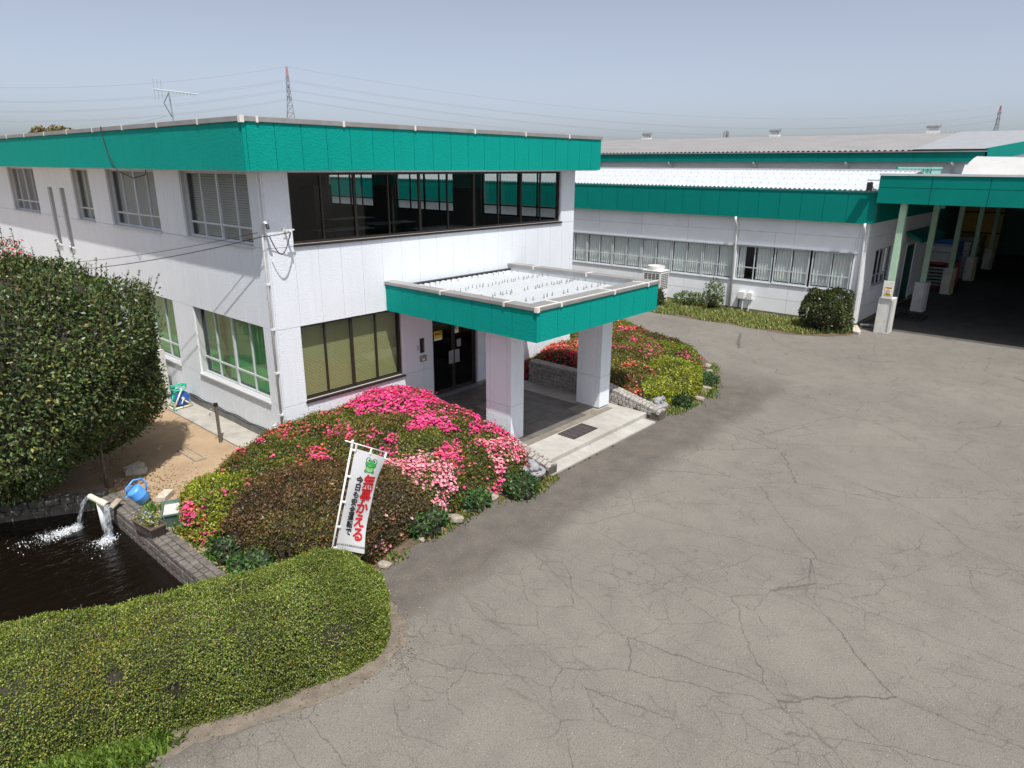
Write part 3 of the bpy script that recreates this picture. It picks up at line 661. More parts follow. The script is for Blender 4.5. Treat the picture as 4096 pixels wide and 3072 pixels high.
hp = [Vector((-DXF-.04, 6.6, ZT+.11)), Vector((-DXF-.05, 6.58, ZT)), Vector((-DXF-.05, 6.35, 6.6)), Vector((-DXF-.03, 6.0, 6.2)), Vector((-.35, 5.7, 6.02)), Vector((-.12, 5.5, 6.1)), Vector((-.1, 5.45, 6.25))]
solid('antenna_lead', MB().tube(hp, .012, 6), 'wire', 'thin cable hanging over the teal band on the left facade', 'cable')

# ---- entrance platform, tiles, step, grating
plat = struct('entrance_platform', MB().box(3.30, 7.60, -5.03, -.001, -.1, .150), 'step', bevel=.012)
stp = struct('entrance_step', MB().box(3.0, 7.42, -5.41, -5.03, -.1, .045), 'step', bevel=.01)
xs = [3.31, 3.86, 4.86, 5.86, 6.86]; ys = [-.02, -.66, -1.32, -1.98, -2.62, -3.30, -3.97]
for j in range(6):
    off = 0 if j % 2 else .5
    ex = [3.31]+[x for x in [3.36+off+1.0*k for k in range(5)] if 3.45 < x < 6.8]+[6.88]
    for a, b in zip(ex[:-1], ex[1:]):
        MB().box(a+.006, b-.006, ys[j+1]+.006, ys[j]-.006, .150, .158).build('tile', 'tile' if (j+int(a*3)) % 4 else 'tilelight', plat)
for a in (3.31, 4.1, 4.9, 5.7, 6.5): MB().box(a+.006, min(a+.8, 7.3)-.006, -4.17, -3.982, .150, .1575).build('tile', 'tilelight', plat)
t = thing('floor_grating', (5.28, -4.47, .15), 'dark rectangular metal floor grating set in the pale entrance platform', 'grating')
mb = MB(); mb.box(4.79, 5.77, -4.73, -4.71, .1505, .166); mb.box(4.79, 5.77, -4.25, -4.23, .1505, .166); mb.box(4.79, 4.81, -4.71, -4.25, .1505, .166); mb.box(5.75, 5.77, -4.71, -4.25, .1505, .166); mb.build('frame', 'bronze', t)
MB().box(4.81, 5.75, -4.71, -4.25, .1505, .153).build('tray', 'black', t)
for k in range(5): MB().box(4.90+.19*k, 4.92+.19*k, -4.71, -4.25, .153, .164).build('cross_bar', 'bronze', t)
mb = MB()
for k in range(23): mb.box(4.81, 5.75, -4.70+.02*k, -4.692+.02*k, .154, .162)
o = mb.build('bars', plain('grating_bar', (.10, .09, .085), .5), t); o['kind'] = 'stuff'

# ---- sett walls beside the entrance
def sett_wall(name, label, xin, xout, prof, ya, yb, meshes, mortar, s=.115, zbase=.16, cap=3):
    """wall along Y from ya to yb; prof(y) = top height; the face at xin is laid with setts"""
    t = thing(name, ((xin+xout)/2, (ya+yb)/2, 0), label, 'wall'); sg = 1 if xout > xin else -1
    n = int(abs(yb-ya)/s); m = MB(); prev = None
    for i in range(n+1):
        y = ya+(yb-ya)*i/n; z = prof(y)-.04; x0, x1 = xin+sg*.02, xout-sg*.02
        m.v += [(x0, y, 0), (x1, y, 0), (x1, y, z), (x0, y, z)]
        if i:
            a, b = 4*(i-1), 4*i; m.f += [(a, a+3, b+3, b), (a+3, a+2, b+2, b+3), (a+1, b+1, b+2, a+2)]
    m.f += [(0, 1, 2, 3), (4*n+3, 4*n+2, 4*n+1, 4*n)]
    m.build('mortar_bed', mortar, t, fix=True)
    sl_ = lambda y: math.atan2(prof(y+.05)-prof(y-.05), .1)
    for i in range(n):
        y = ya+(yb-ya)*(i+.5)/n; top = prof(y)-.05; rows = int(max(0, (top-.05-zbase))/(s*.95)+.6)
        for j in range(rows):
            z = top-.055-(j+.5)*s*.95; yy = y+(s*.5 if j % 2 else 0)*(1 if yb > ya else -1)*.6
            place('sett', random.choice(meshes), t, (xin+sg*.035, yy, z), (random.uniform(-.08, .08)+sl_(y), random.uniform(-.06, .06), random.uniform(-.08, .08)), (.085, s*.90, s*.86))
        cw = (abs(xout-xin))/cap
        for c in range(cap):
            place('sett', random.choice(meshes), t, (xin+sg*cw*(c+.5), y+(s*.3 if c % 2 else 0), prof(y)-.055), (sl_(y)+random.uniform(-.06, .06), random.uniform(-.05, .05), random.uniform(-.08, .08)), (cw*.90, s*.90, .10))
    return t
profR = lambda y: .79 if y > -2.75 else .79-(.79-.26)*min(1, (-2.75-y)/2.62)
sett_wall('sett_wall', 'grey granite sett wall sloping down on the right of the entrance platform', 7.60, 7.95, profR, -.9, -5.40, SETT, 'mortar', .118)
sett_wall('sett_wall', 'low granite sett wall on the left of the entrance half hidden by pink azaleas', 3.29, 2.97, profR, -3.2, -5.40, SETT, 'mortar', .118)
# frog stones
def frog(loc, yaw, label, h):
    t = thing('frog_ornament', loc, label, 'ornament'); x, y, z = loc; fw = Vector((math.cos(yaw), math.sin(yaw), 0)); sd = Vector((-fw.y, fw.x, 0)); c = Vector(loc)
    MB().lathe((x, y, z), [(.17, 0), (.165, .12), (.16, h-.06)], 18).build('pedestal', 'rock', t, smooth=False)
    MB().lathe((x, y, z+h-.06), [(.235, 0), (.255, .02), (.255, .055), (.235, .07)], 26).build('disc', 'stone', t)
    bm = bmesh.new()
    def ell(p, r, ax=0):
        vs = bmesh.ops.create_uvsphere(bm, u_segments=14, v_segments=9, radius=1)['verts']
        for v in vs:
            u = Vector((v.co.x*r[0], v.co.y*r[1], v.co.z*r[2])); u = Matrix.Rotation(ax, 3, 'Y') @ u
            v.co = fw*(u.x+p[0])+sd*(u.y+p[1])+Vector((0, 0, u.z+p[2]))
    b = h+.01; ell((-.02, 0, b+.085), (.14, .105, .085), -.35); ell((.10, 0, b+.135), (.075, .085, .05), -.1)
    for s2 in (-1, 1):
        ell((.11, s2*.055, b+.18), (.024, .022, .024)); ell((-.07, s2*.11, b+.045), (.085, .035, .05), .3); ell((.07, s2*.075, b+.035), (.025, .022, .055), -.2); ell((.10, s2*.085, b+.008), (.045, .022, .012)); ell((-.03, s2*.135, b+.01), (.06, .025, .014))
    me = bpy.data.meshes.new('frog_figure'); bm.to_mesh(me); bm.free(); me.materials.append(M['stone']); me.polygons.foreach_set('use_smooth', [True]*len(me.polygons))
    o = bpy.data.objects.new('frog_figure', me); COL.objects.link(o); o.parent = t; return t
frog((8.14, -5.06, 0), 2.6-3.4, 'grey stone frog on a round stone by the right end of the entrance wall', .28)
frog((2.63, -5.28, 0), 1.2, 'grey stone frog on a round stone among the pink flowers left of the step', .27)

# ================================================================== LOW SHED (behind, right)
SX = 22.9
SH = thing('low_shed', (26, 0, 0), 'long low white-walled shed with a teal fascia and ribbed white roof', 'building')
wins = [(8.9, 8.05), (8.05, 6.43), (6.43, 4.69), (4.69, 2.98), (2.98, 1.34), (1.34, -.21), (-.36, -2.03), (-2.08, -3.6), (-3.7, -5.3)]
hol = [(-.21, 10.6, 1.40, 2.96), (-2.03, -.33, 1.42, 3.0), (-5.33, -2.03, 1.44, 3.02)]
Y0s, Y1s = -5.78, 46.0
wall_core('y', Y0s+.02, Y1s, 0, 5.3, hol, SX+.03, SX+.18, SH, 'shedwall')
for z0, z1 in ((.16, .76), (.76, 1.40), (1.40, 2.98), (2.98, 3.65), (3.65, 4.27)):
    panels('y', Y0s, Y1s, z0, z1, [-5.42, -2.86, -.34]+[2.19+2.55*k for k in range(18)], hol, SX, SH, 'shedwall', t=.035, gap=.014, zgap=.016)
    panels('x', SX+.036, 34, z0, z1, [25.4, 27.95, 30.5], [(24.4, 27.0, 1.55, 3.07), (29.6, 31.3, 0, 2.85)], Y0s, SH, 'shedwall', t=.035, gap=.014, zgap=.016)
wall_core('x', SX+.18, 34, 0, 5.3, [(24.4, 27.0, 1.55, 3.07), (29.6, 31.3, 0, 2.85)], Y0s+.03, Y0s+.18, SH, 'shedwall')
mb = MB(); mb.box(SX-.02, SX+.04, Y0s-.02, Y1s, 0, .155); mb.box(SX+.04, 34, Y0s-.02, Y0s+.03, 0, .15); mb.build('plinth', 'mossplinth', SH)
MB().box(SX+.2, 33.8, Y0s+.2, Y1s, .0, .12).build('floor_slab', 'infloor', SH); MB().box(26.5, 26.6, Y0s+.2, Y1s, .12, 5).build('partition', 'inwall', SH)
MB().box(SX+.2, 33.8, Y0s+.2, Y1s, 4.5, 4.6).build('ceiling', 'inwall', SH)
FX = 22.58
MB().box(FX+.02, SX+.1, Y0s-.20, Y1s, 4.28, 5.40).build('fascia_core', 'tealcore', SH)
panels('y', -5.92, Y1s, 4.24, 5.45, [-4.88+.912*k for k in range(56)], [], FX, SH, 'tealflat', 'fascia_panel', t=.02, gap=.016)
panels('x', FX+.021, 33.9, 4.27, 5.45, [23.3+.91*k for k in range(12)], [], -5.93, SH, 'tealflat', 'fascia_panel', t=.02, gap=.006)
MB().box(FX-.03, FX+.06, -5.96, Y1s, 5.45, 5.50).build('eave_trim', 'tealflat', SH)
def corrugated(name, x0, x1, z0, z1, ya, yb, pitch, h, mat, parent):
    n = int(abs(yb-ya)/pitch*4); vs = []; k = n+1
    for (x, z) in ((x0, z0), (x1, z1)):
        for i in range(k):
            y = ya+(yb-ya)*i/n; vs.append((x, y, z+h*math.sin(2*math.pi*(y-ya)/pitch)))
    m = MB(); m.add(vs, [(i, i+1, k+i+1, k+i) for i in range(n)]); o = m.build(name, mat, parent, smooth=True)
    if o.data.polygons[0].normal.z < 0: o.data.flip_normals()
    return o
corrugated('roof_sheet', FX-.02, 28.6, 5.53, 6.22, -5.97, Y1s, .20, .035, 'roofwhite', SH)
MB().box(28.45, 28.75, -5.97, Y1s, 6.19, 6.30).build('ridge_cap', 'roofwhite', SH)
corrugated('roof_sheet', 28.7, 34.1, 6.22, 5.6, -5.97, Y1s, .20, .035, 'roofwhite', SH)
rb = MB()
for x in (23.6, 25.3, 27.0):
    for k in range(125): rb.box(x-.012, x+.012, -5.6+.4*k, -5.576+.4*k, 5.53+(x-22.38)*.111+.03, 5.53+(x-22.38)*.111+.06)
o = rb.build('roof_fixings', 'bolt', SH); o['kind'] = 'stuff'
for i, (b, a) in enumerate(wins):
    b, a = max(a, b), min(a, b)
    if i < 7: a, b = a+.03, b-.0
    mid = (a+b)/2; zz = (1.42, 2.95) if i < 6 else (1.44, 2.99) if i == 6 else (1.46, 3.0)
    if i == 0: b = 9.6; mid = 8.9
    wnd = window(SH, 'y', SX, 1, a, b, *zz, 'alu', 'glass', [mid], 2.02, depth=.02 if i > 6 else .05, fw=.05, sill=True, fd=.05)
    for (p, q) in ((a+.06, mid-.03), (mid+.03, b-.06)):
        if i == 6 and p < mid: q = p+(q-p)*.95
        if i == 6 and p > mid: p += .42
        k = 40; vs = []; ph = random.uniform(0, 6); fq = random.uniform(7, 9)
        for zc in (zz[1]-.07, zz[1]-.6, zz[0]+.08):
            for jj in range(k+1):
                u = jj/k; am = .02 if zc > zz[1]-.1 else .03
                vs.append((SX+.16+am*math.sin(fq*6.28*u*(q-p)+ph+.7*math.sin(5*u+ph))+random.uniform(-.006, .006), p+(q-p)*u, zc))
        m = MB(); m.add(vs, [(r_*(k+1)+jj, r_*(k+1)+jj+1, (r_+1)*(k+1)+jj+1, (r_+1)*(k+1)+jj) for r_ in range(2) for jj in range(k)]); m.build('curtain', 'curtain', wnd, smooth=True)
MB().box(SX-.06, SX+.0, -.2, 10.7, 2.955, 3.01).build('window_hood', 'alu', SH); MB().box(SX-.06, SX+.0, -5.45, -.34, 3.02, 3.07).build('window_hood', 'alu', SH)
wnd = window(SH, 'x', Y0s, 1, 24.4, 27.0, 1.55, 3.07, 'alu', 'glassdark', [25.05, 25.7, 26.35], 1.98, heavy=(1,), depth=.02)
dr = MB().box(29.62, 31.28, Y0s+.03, Y0s+.08, .02, 2.83).build('door', 'tealdark', SH)
mb = MB(); mb.box(29.5, 29.6, Y0s-.03, Y0s+.1, 0, 2.95); mb.box(31.3, 31.4, Y0s-.03, Y0s+.1, 0, 2.95); mb.box(29.6, 31.3, Y0s-.03, Y0s+.1, 2.85, 2.95); mb.build('door_frame', 'shedwall', dr)
mb = MB(); mb.add([(28.9, -5.79, 3.55), (33.8, -5.79, 3.55), (33.8, -6.5, 3.25), (28.9, -6.5, 3.25), (28.9, -5.79, 3.45), (33.8, -5.79, 3.45), (33.8, -6.5, 3.08), (28.9, -6.5, 3.08)], [(0, 1, 2, 3), (7, 6, 5, 4), (3, 2, 6, 7), (0, 3, 7, 4), (1, 5, 6, 2)]); mb.build('door_hood', 'tealflat', SH, fix=True)
def downpipe(parent, x, y, ztop, zbot, r=.05, nm='downpipe', kick=.35):
    MB().tube([(x-kick-.0, y, ztop), (x-kick, y, ztop-.18), (x-.10, y, ztop-.42), (x-.08, y, ztop-.6), (x-.08, y, zbot)], r, 10).build(nm, 'pvc', parent, smooth=True)
downpipe(SH, SX, -.28, 4.26, 0); downpipe(SH, SX, -5.66, 4.26, 0)
t = thing('meter_box', (22.85, -1.0, 0), 'pair of white electrical boxes on pipes low on the shed wall', 'electrical box')
for y, w2 in ((-.82, .30), (-1.22, .24)): MB().box(22.72, 22.895, y-w2/2, y+w2/2, .60, .92).build('case', 'pvc', t, bevel=.01)
for y, mt in ((-.72, 'black'), (-.9, 'pvc'), (-1.2, 'pvc')): MB().tube([(22.82, y, 0), (22.82, y, .62)], .03, 8).build('pipe', mt, t)
# outdoor unit with fan ring
t = thing('air_conditioner_unit', (22.05, 3.1, 0), 'tall white outdoor air-conditioning unit with a fan ring beside the shed wall', 'air conditioner')
ax0, ax1, ay0, ay1 = 21.62, 22.42, 2.75, 3.75
MB().box(ax0+.01, ax1-.01, ay0+.01, ay1-.01, .0, 1.55).build('body', 'pvc', t, bevel=.01); MB().box(ax0-.01, ax1+.01, ay0-.01, ay1+.01, 1.55, 1.60).build('lid', 'pvc', t, bevel=.01)
cx_, cy_ = (ax0+ax1)/2, (ay0+ay1)/2
MB().lathe((cx_, cy_, 1.60), [(.39, 0), (.385, .2), (.36, .2), (.36, .03), (.05, .04)], 28, squash=1.1).build('fan_ring', 'pvc', t, smooth=False)
for k in range(3): MB().tube([(cx_, cy_, 1.70), (cx_+.35*math.cos(k*2.09), cy_+.35*math.sin(k*2.09), 1.79)], .012, 5).build('fan_strut', 'pvc', t)
for i in range(4):
    for j in range(9):
        z = .72+.085*j; MB().box(ax0+.08+.17*i, ax0+.21+.17*i, ay0+.004, ay0+.012, z, z+.05).build('louvre', 'black', t)
for i in range(4):
    for j in range(9):
        z = .72+.085*j; MB().box(ax0+.004, ax0+.012, ay0+.09+.21*i, ay0+.26+.21*i, z, z+.05).build('louvre', 'black', t)

# ================================================================== FAR SHED
FS = thing('far_shed', (46, 10, 0), 'far large shed with a grey corrugated roof, teal eaves and roof vents', 'building')
fx, fyr, fyl, rx, rz = 39.4, -6.8, 75, 56.0, 8.93
panels('y', fyr, fyl, 6.70, 7.24, [fyr+1.8*k for k in range(40)], [], fx, FS, 'tealflat', 'fascia_panel', t=.03, gap=.012)
MB().box(fx+.03, fx+.5, fyr+.03, fyl, 6.72, 7.22).build('fascia_core', 'tealcore', FS)
MB().box(fx-.08, fx+.05, fyr, fyl, 7.24, 7.30).build('gutter', 'coping', FS)
wm = MB(); wm.box(fx+.6, fx+.8, -4.6, fyl, 0, 6.72); wm.box(fx+.6, fx+.8, fyr+.4, -4.6, 6.07, 6.72); wm.add([(fx+.6, fyr+.35, 6.07), (rx, -10.1, 6.07), (rx, -10.1, rz-.3), (fx+.6, fyr+.35, 6.9)], [(0, 1, 2, 3)]); wm.build('wall', 'shedwall', FS)
corrugated('roof_sheet', fx-.05, rx, 7.34, rz, -3.0, fyl, .32, .05, 'roofgrey', FS); corrugated('roof_sheet', rx, rx+16.6, rz, 7.34, -10.4, fyl, .32, .05, 'roofgrey', FS)
nm_ = MB(); nm_.add([(fx-.05, fyr, 7.40), (fx-.05, -3.1, 7.40), (rx, -2.4, rz+.06), (rx, -10.5, rz+.06)], [(0, 3, 2, 1)]); nm_.build('netted_roof_sheet', 'roofnet', FS)
for k in range(10):   # gable verge boards
    a, b = k/10, (k+1)/10; xa, xb = fx+(rx-fx)*a, fx+(rx-fx)*b; za, zb = 7.33+(rz-7.33)*a, 7.33+(rz-7.33)*b
    m = MB(); ya_, yb_ = fyr-3.7*a, fyr-3.7*b; m.add([(xa, ya_-.02, za-.62), (xb-.01, yb_-.02, zb-.62), (xb-.01, yb_-.02, zb+.1), (xa, ya_-.02, za+.1), (xa, ya_+.1, za-.62), (xb-.01, yb_+.1, zb-.62), (xb-.01, yb_+.1, zb+.1), (xa, ya_+.1, za+.1)], [(0, 1, 2, 3), (4, 7, 6, 5), (3, 2, 6, 7), (0, 4, 5, 1), (1, 5, 6, 2), (0, 3, 7, 4)]); m.build('verge_panel', 'tealflat', FS)
for y in (19.3, 12.8, 6.4, .5, -5.2): MB().tube([(fx+.1, y, 6.72), (fx+.1, y, 6.58), (fx+.35, y, 6.5), (fx+.48, y, 6.4), (fx+.5, y, 5.0)], .09, 8).build('downpipe', 'pvc', FS, smooth=True)
for yv in (24.8, 11.8, -.55):
    v = MB().box(rx-.3, rx+.3, yv-.42, yv+.42, rz-.1, rz+.16).build('roof_vent', 'pvc', FS)
    MB().box(rx-.2, rx+.2, yv-.28, yv+.28, rz+.16, rz+.40).build('vent_neck', 'steel', v)
    MB().tube([(rx, yv-.48, rz+.52), (rx, yv+.48, rz+.52)], .15, 14).build('vent_hood', 'steel', v, smooth=False)

# ================================================================== LOADING CANOPY
LC = thing('loading_canopy', (24, -10, 0), 'wide open-fronted loading canopy with a teal fascia at the right edge', 'canopy')
cy0, cy1 = -5.97, -27
panels('y', cy1, cy0, 5.06, 5.65, [-7.77-1.82*k for k in range(12)], [], 22.4, LC, 'tealflat', 'fascia_panel', t=.04, gap=.02, zgap=.018); panels('y', cy1, cy0, 5.65, 6.10, [-7.77-1.82*k for k in range(12)], [], 22.4, LC, 'tealflat', 'fascia_panel', t=.04, gap=.02, zgap=.018)
MB().box(22.43, 22.7, cy1, cy0-.02, 5.08, 6.09).build('fascia_core', 'tealcore', LC)
MB().box(22.36, 22.75, cy1, cy0+.02, 6.10, 6.17).build('coping', 'alu', LC)
MB().box(22.7, 62, cy1, cy0-.05, 5.9, 6.06).build('roof_deck', 'roofgrey', LC)
mb = MB()
for x in range(24, 62, 3): mb.box(x, x+.15, cy1, cy0-.1, 5.55, 5.9)
mb.build('roof_beam', 'tealdark', LC)
for i, x in enumerate((22.5, 28.4, 34.6, 40.8, 47.2)):
    for y in ((-7.15, -14.5, -22) if i else (-7.15, -24)):
        c = MB().box(x+.18, x+.42, y+.14, y+.37, 1.2, 5.9).build('column', 'lightgreen', LC, bevel=.01)
        f = MB().box(x, x+.62, y, y+.53, 0, 1.36+(.06 if not i else 0)).build('column_footing', 'concblock', c, bevel=.012)
        tp = MB(); tk = MB()
        for k in range(14):
            z = .06+.092*k
            for fc in (0, 1):
                mm = tk
                if fc == 0: mm.add([(x-.004, y+.02, z), (x-.004, y+.10, z+.05), (x-.004, y+.10, z+.10), (x-.004, y+.02, z+.05)], [(3, 2, 1, 0)])
                else: mm.add([(x+.02, y-.004, z), (x+.08, y-.004, z+.05), (x+.08, y-.004, z+.10), (x+.02, y-.004, z+.05)], [(0, 1, 2, 3)])
        tp.box(x-.002, x+.01, y+.018, y+.102, .05, 1.34); tp.build('warning_tape', 'ink_white' if i < 2 else 'ink_yellow', c); tk.build('tape_stripes', 'ink_black', c)
        if i == 0 or x < 30:
            for (dy, dz) in ((.12, 1.15), (.42, 1.2), (.42, .45), (.2, .5)): MB().lathe((x-.003, y+dy, dz), [(.016, 0), (.016, .004)], 8, 'x').build('form_tie', 'black', c)
# back and side of the bay
MB().box(58, 58.2, cy1, -2, 0, 6).build('back_wall', 'tealdark', LC); MB().box(22.8, 58, cy1-.2, cy1, 0, 6).build('side_wall', 'tealdark', LC)
MB().box(34.2, 46.0, -5.2, -5.0, 0, 6).build('side_wall', 'tealdark', LC)
yw = MB().box(51, 51.1, -6.8, -2.6, .2, 5.2).build('yellow_sheet_wall', plain('yellow_sheeting', (.55, .36, .07), .6), LC)
for z in (2.0, 3.4): MB().box(50.9, 51.0, -6.8, -2.6, z, z+.1).build('wall_rail', 'bronze', yw)
# speed sign on the first footing
t = thing('notice_board', (22.5, -6.92, 1.42), 'white notice board with a yellow 20 speed limit sign on a concrete column footing', 'sign')
MB().box(22.44, 22.47, -7.11, -6.72, 1.42, 2.12).build('board', 'pvc', t, bevel=.006)
MB().box(22.432, 22.44, -7.05, -6.80, 1.54, 1.89).build('sign_plate', 'ink_yellow', t); MB().box(22.428, 22.4315, -7.04, -6.81, 1.63, 1.81).build('sign_field', 'ink_white', t)
MB().lathe((22.424, -6.925, 1.72), [(.08, 0), (.08, .003)], 24, 'x').build('ring', 'ink_red', t); MB().lathe((22.4195, -6.925, 1.72), [(.058, 0), (.058, .003)], 24, 'x').build('ring_field', 'ink_white', t)
def txt_x(s, size, y, z, x, mat, parent, bold=0, nm='lettering'):
    tv, tf = text_mesh(s, size, bold); flat(nm, [(x, y-v[0], z+v[1]) for v in tv], tf, mat, parent)
txt_x('20', .085, -6.925, 1.72, 22.417, 'ink_blue', t, .003); txt_x('制限速度', .055, -6.925, 1.85, 22.430, 'ink_black', t, .001)
mb = MB(); mb.box(22.429, 22.4305, -7.03, -6.82, 1.60, 1.612); mb.box(22.429, 22.4305, -7.02, -6.84, 1.568, 1.58); mb.build('small_print', 'ink_black', t)
# goods under the canopy
def stack(name, label, cat, x0, x1, y0, y1, layers, mat, gap=.02, z0=0):
    t = thing(name, ((x0+x1)/2, (y0+y1)/2, z0), label, cat); z = z0
    for k, h in enumerate(layers):
        j = random.uniform(-.02, .02); MB().box(x0+j, x1+j, y0-j, y1-j, z+gap/2, z+h-gap/2).build('layer', mat, t, bevel=.015); z += h
    return t
stack('metal_crate_stack', 'silver wrapped crate resting on the red rack under the canopy', 'crate', 36.2, 37.8, -6.6, -5.4, [.55, .3], 'wrap', z0=1.45)
t = thing('red_rack', (37, -6, 0), 'red steel rack holding stacked metal trays behind the second footing', 'rack')
for xx in (35.9, 38.1):
    for yy in (-6.75, -5.25): MB().box(xx-.05, xx+.05, yy-.05, yy+.05, 0, 1.4).build('post', 'red', t)
for z in (.06, 1.36): MB().box(35.9, 38.1, -6.8, -5.2, z, z+.08).build('deck', 'red', t)
for k in range(6): MB().box(36.0, 38.0, -6.6, -5.4, .2+.18*k, .31+.18*k).build('tray', 'steel', t)
stack('blue_bin_stack', 'stack of dark blue plastic bins behind the silver crate', 'bin', 38.4, 40.2, -6.5, -4.9, [.4, .4, .4, .4, .4, .4], 'bluep')
stack('wrapped_pallet', 'plastic wrapped pallet load beyond the blue bins under the canopy', 'pallet load', 41.6, 43.2, -6.6, -5.3, [.15, .5, .5, .5, .5], 'wrap')
stack('steel_bundle', 'silver sheet bundle on a blue frame deep under the canopy', 'bundle', 46, 48.5, -6.4, -5.2, [.3, .3, .3, .3, .3, .3, .3], 'steel')
solid('carton', MB().box(35.0, 35.4, -7.0, -6.7, 1.36, 1.56), 'card', 'small brown carton on the third column footing under the canopy', 'carton')
t = thing('plastic_pallet', (26.6, -6.9, 0), 'black plastic pallet lying on the floor behind the first footing', 'pallet')
for k in range(6): MB().box(26.0, 27.3, -7.6+.2*k, -7.46+.2*k, .10, .13).build('slat', 'black', t)
for xx in (26.0, 26.6, 27.18): MB().box(xx, xx+.12, -7.6, -6.46, .0, .10).build('runner', 'black', t)
t = thing('cut_log', (23.3, -6.1, 0), 'short grey pipe lying on the ground beside the first footing', 'pipe')
MB().tube([(23.1, -5.95, .10), (23.5, -6.6, .10)], .06, 10).build('pipe_body', 'steel', t, smooth=True); MB().tube([(23.5, -6.6, .10), (23.6, -6.75, .10)], .085, 10).build('flange', 'black', t)
solid('edge_kerb', MB().prism([(21.5, -6.35), (21.8, -6.35), (22.9, -5.9), (22.7, -5.75), (21.6, -6.1)], 0, .12), 'breeze', 'short concrete kerb stub by the shed corner', 'kerb')
# floodlight at the canopy corner
t = thing('floodlight', (22.3, -5.75, 5.5), 'small floodlight with a flat hood at the corner of the canopy', 'floodlight')
MB().box(22.08, 22.40, -6.0, -5.62, 5.90, 5.93).build('hood', 'coping', t); MB().box(22.1, 22.2, -5.82, -5.62, 5.52, 5.84).build('lamp', 'black', t, bevel=.01); MB().tube([(22.35, -5.85, 5.5), (22.2, -5.74, 5.86)], .02, 6).build('arm', 'steel', t)
# roof monitor and tent behind the canopy
t = thing('roof_monitor', (31, -5.6, 6), 'pale green translucent roof light box behind the canopy fascia', 'roof light')
MB().box(30.0, 32, -6.15, -4.75, 5.9, 6.34).build('glazing', 'polycarb', t); MB().box(29.98, 30.02, -4.75, -4.62, 5.9, 6.42).build('end_post', 'tealflat', t)
for k in range(9): MB().box(29.975, 30.0, -6.15+.165*k, -6.13+.165*k, 5.9, 6.40).build('glazing_bar', 'tealflat', t)
MB().box(29.96, 32.04, -6.19, -4.73, 6.34, 6.41).build('cap', 'polycarb', t)
t = thing('tent_roof', (32, -11, 6), 'white tarpaulin tent roof rising above the canopy', 'tent')
def tent(u, v):   # u along -Y, v across X
    y = -7.15-u*9; x = 31.9+v*5.5; ridge = 6.98-.11*u*9*.35-(.25*u); z = 6.1+(ridge-6.1)*(1-abs(v*2-1)**1.3*.9) if v > .08 else 6.05+(ridge-6.05)*(v/.08)*.55+.0
    return (x+.06*math.sin(9*u+5*v), y+(.12*(1-v) if u == 0 else 0), z+.035*math.sin(17*u+9*v)*(1-u))
nu, nv = 30, 14; vs = [tent(i/nu, j/nv) for i in range(nu+1) for j in range(nv+1)]
m = MB(); m.add(vs, [(i*(nv+1)+j, i*(nv+1)+j+1, (i+1)*(nv+1)+j+1, (i+1)*(nv+1)+j) for i in range(nu) for j in range(nv)])
m.add([(vs[j][0], vs[j][1], 5.9) for j in range(nv+1)]+[vs[j] for j in range(nv+1)], [(j, j+1, nv+2+j, nv+1+j) for j in range(nv)])
m.build('tarpaulin', 'fabric', t, smooth=True)

# ================================================================== POND
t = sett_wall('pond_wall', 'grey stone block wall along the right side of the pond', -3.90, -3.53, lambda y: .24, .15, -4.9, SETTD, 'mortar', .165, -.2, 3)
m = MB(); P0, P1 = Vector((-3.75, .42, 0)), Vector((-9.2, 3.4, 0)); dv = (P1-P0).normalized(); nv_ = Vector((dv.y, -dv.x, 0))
t = thing('pond_wall', P0.lerp(P1, .5), 'dark-toned stone wall at the back of the pond below the big bush', 'wall')
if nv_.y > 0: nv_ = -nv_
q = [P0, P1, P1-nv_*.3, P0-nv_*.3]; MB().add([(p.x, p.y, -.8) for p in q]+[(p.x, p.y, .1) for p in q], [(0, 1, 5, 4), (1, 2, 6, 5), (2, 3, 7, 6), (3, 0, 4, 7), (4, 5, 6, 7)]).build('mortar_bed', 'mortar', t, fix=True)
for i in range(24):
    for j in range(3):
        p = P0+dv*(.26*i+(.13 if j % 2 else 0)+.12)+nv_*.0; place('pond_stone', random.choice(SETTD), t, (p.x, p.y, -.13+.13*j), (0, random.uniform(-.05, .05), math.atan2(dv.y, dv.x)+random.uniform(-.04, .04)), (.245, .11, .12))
    p = P0+dv*(.26*i+.12)-nv_*.14; place('pond_stone', random.choice(SETTD), t, (p.x, p.y, .13), (0, 0, math.atan2(dv.y, dv.x)), (.245, .26, .09))
